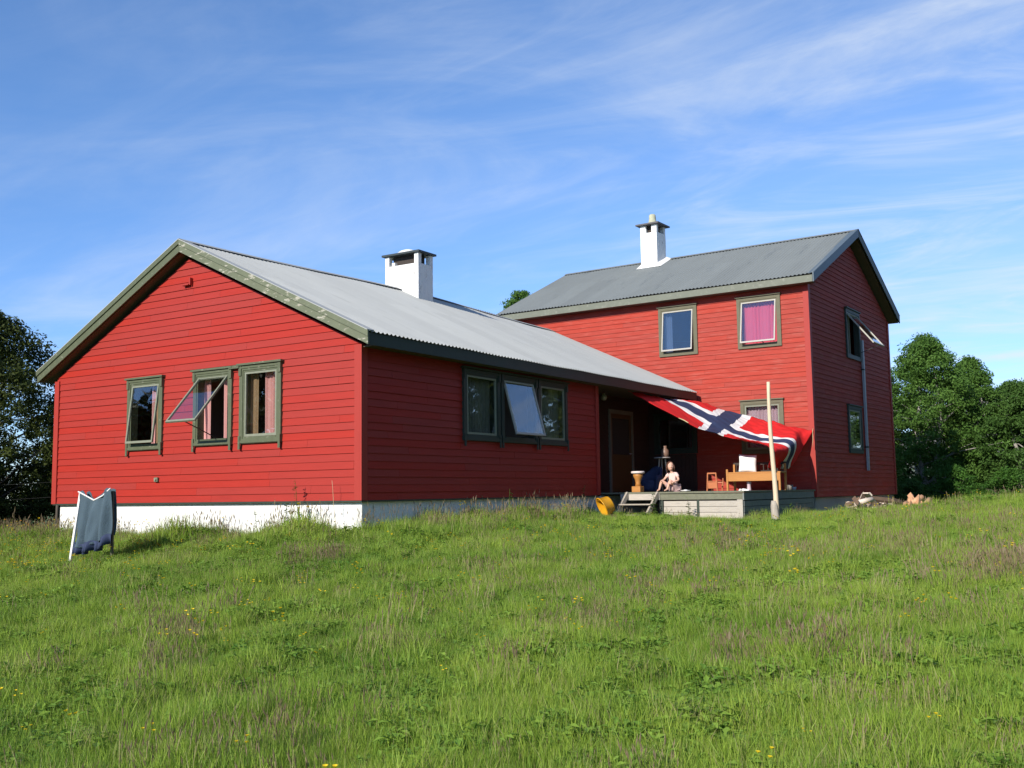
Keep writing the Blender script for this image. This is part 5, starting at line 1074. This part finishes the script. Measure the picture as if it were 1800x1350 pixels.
leftish = np.clip((-x - 1) / 8, 0, 1)
right_patch = np.exp(-((x - 8.5) / 2.8) ** 2 - ((y - 0.5) / 3.8) ** 2)
idx = np.zeros(n, int); u_ = rng.random(n)
W_ = np.stack([1.3 + 0.8 * n1_, 1.0 + n2_, 0.9 - 1.2 * n1_, np.clip(-0.05 + 0.7 * n2_ + 0.6 * near_wall + 0.30 * right_patch + 0.3 * leftish, 0.01, 9) * 0.8, np.clip(1.0 * (n1_ + n3_ * 0.5 - 0.36) + 0.6 * near_wall + 0.22 * right_patch + 0.10 * leftish, 0.0, 9),
               np.clip(0.35 - 1.5 * n2_, 0.05, 9), np.clip(0.05 + 0.15 * nf + 0.32 * leftish, 0.0, 1) * np.clip((np.hypot(x - CAM.x, y - CAM.y) - 6) / 5, 0.15, 1), np.clip(-0.02 + 0.05 * nf + 0.09 * leftish, 0.0, 1) * np.clip((np.hypot(x - CAM.x, y - CAM.y) - 8) / 5, 0.0, 1), np.clip(0.0 + 0.7 * n3_ + 0.4 * near_wall, 0.0, 9), np.clip(0.35 + 1.6 * n3_, 0.02, 9)], 1)
W_ = np.clip(W_, 0.0, None); cs = np.cumsum(W_ / W_.sum(1, keepdims=True), 1); idx = (u_[:, None] > cs).sum(1).clip(0, 9)
scl = rng.uniform(0.7, 1.15, n) * (1 + 0.10 * near_wall) * (1 + 0.75 * np.exp(-((y + 0.5) / 0.7) ** 2) * (x < 0.2) * np.clip(0.6 + 2.5 * vn(x, y * 0, 0.7, 5.5), 0, 1.4)) * (1 + 0.5 * n3_)
far_flat = (y > 9) & (x > 3); scl = np.where(far_flat, scl * 0.62, scl)
flat_ = np.exp(-((y - 7.3) / 0.8) ** 2) * ((x > 0.8) & (x < 4.6)) * 0.35 + np.exp(-((x - 4.3) / 0.9) ** 2) * ((y > 12.8) & (y < 21)) * 0.5; scl *= 1 - 0.6 * np.exp(-((x - 4.9) / 1.0) ** 2) * ((y > 11.5) & (y < 21.5)); scl *= 1 - flat_; scl *= 1 + 0.35 * ((x > 0) & (x < 1.4) & (y > -0.5) & (y < 5.0)); scl *= 1 - 0.55 * ((x > 0) & (x < 1.9) & (y > 4.9) & (y < 8.0))
dcam = np.hypot(x - CAM.x, y - CAM.y); scl *= np.clip(1.0 + (dcam < 5) * -0.15, 0.6, 2)
pm = bpy.data.meshes.new('meadow_grass'); pm.vertices.add(n); pm.vertices.foreach_set('co', np.stack([x, y, z], 1).astype(np.float32).ravel())
a = pm.attributes.new('kind_index', 'INT', 'POINT'); a.data.foreach_set('value', idx.astype(np.int32))
a = pm.attributes.new('tuft_scale', 'FLOAT', 'POINT'); a.data.foreach_set('value', scl.astype(np.float32))
rot = np.stack([rng.normal(0, 0.12, n), rng.normal(0, 0.12, n), rng.uniform(0, 6.283, n)], 1)
a = pm.attributes.new('tuft_rot', 'FLOAT_VECTOR', 'POINT'); a.data.foreach_set('vector', rot.astype(np.float32).ravel())
go = bpy.data.objects.new('meadow_grass', pm); COL.objects.link(go)
tag(go, 'uncut summer meadow grass with seed heads and small yellow flowers', 'grass', kind='stuff')
ng = bpy.data.node_groups.new('meadow_nodes', 'GeometryNodeTree')
ng.interface.new_socket('Geometry', in_out='INPUT', socket_type='NodeSocketGeometry'); ng.interface.new_socket('Geometry', in_out='OUTPUT', socket_type='NodeSocketGeometry')
gi = ng.nodes.new('NodeGroupInput'); gou = ng.nodes.new('NodeGroupOutput'); ci = ng.nodes.new('GeometryNodeCollectionInfo'); ci.inputs['Collection'].default_value = pc
ci.inputs['Separate Children'].default_value = True; ci.inputs['Reset Children'].default_value = True
iop = ng.nodes.new('GeometryNodeInstanceOnPoints'); iop.inputs['Pick Instance'].default_value = True
def attr(nm, tp): q = ng.nodes.new('GeometryNodeInputNamedAttribute'); q.data_type = tp; q.inputs['Name'].default_value = nm; return q
ai = attr('kind_index', 'INT'); as_ = attr('tuft_scale', 'FLOAT'); ar = attr('tuft_rot', 'FLOAT_VECTOR'); m2p = ng.nodes.new('GeometryNodeMeshToPoints')
ng.links.new(gi.outputs[0], m2p.inputs[0]); ng.links.new(m2p.outputs[0], iop.inputs['Points']); ng.links.new(ci.outputs[0], iop.inputs['Instance'])
ng.links.new(ai.outputs['Attribute'], iop.inputs['Instance Index']); ng.links.new(as_.outputs['Attribute'], iop.inputs['Scale'])
e2r = ng.nodes.new('FunctionNodeEulerToRotation'); ng.links.new(ar.outputs['Attribute'], e2r.inputs[0]); ng.links.new(e2r.outputs[0], iop.inputs['Rotation'])
ng.links.new(iop.outputs[0], gou.inputs[0])
md = go.modifiers.new('tufts', 'NODES'); md.node_group = ng
print('tufts', n)
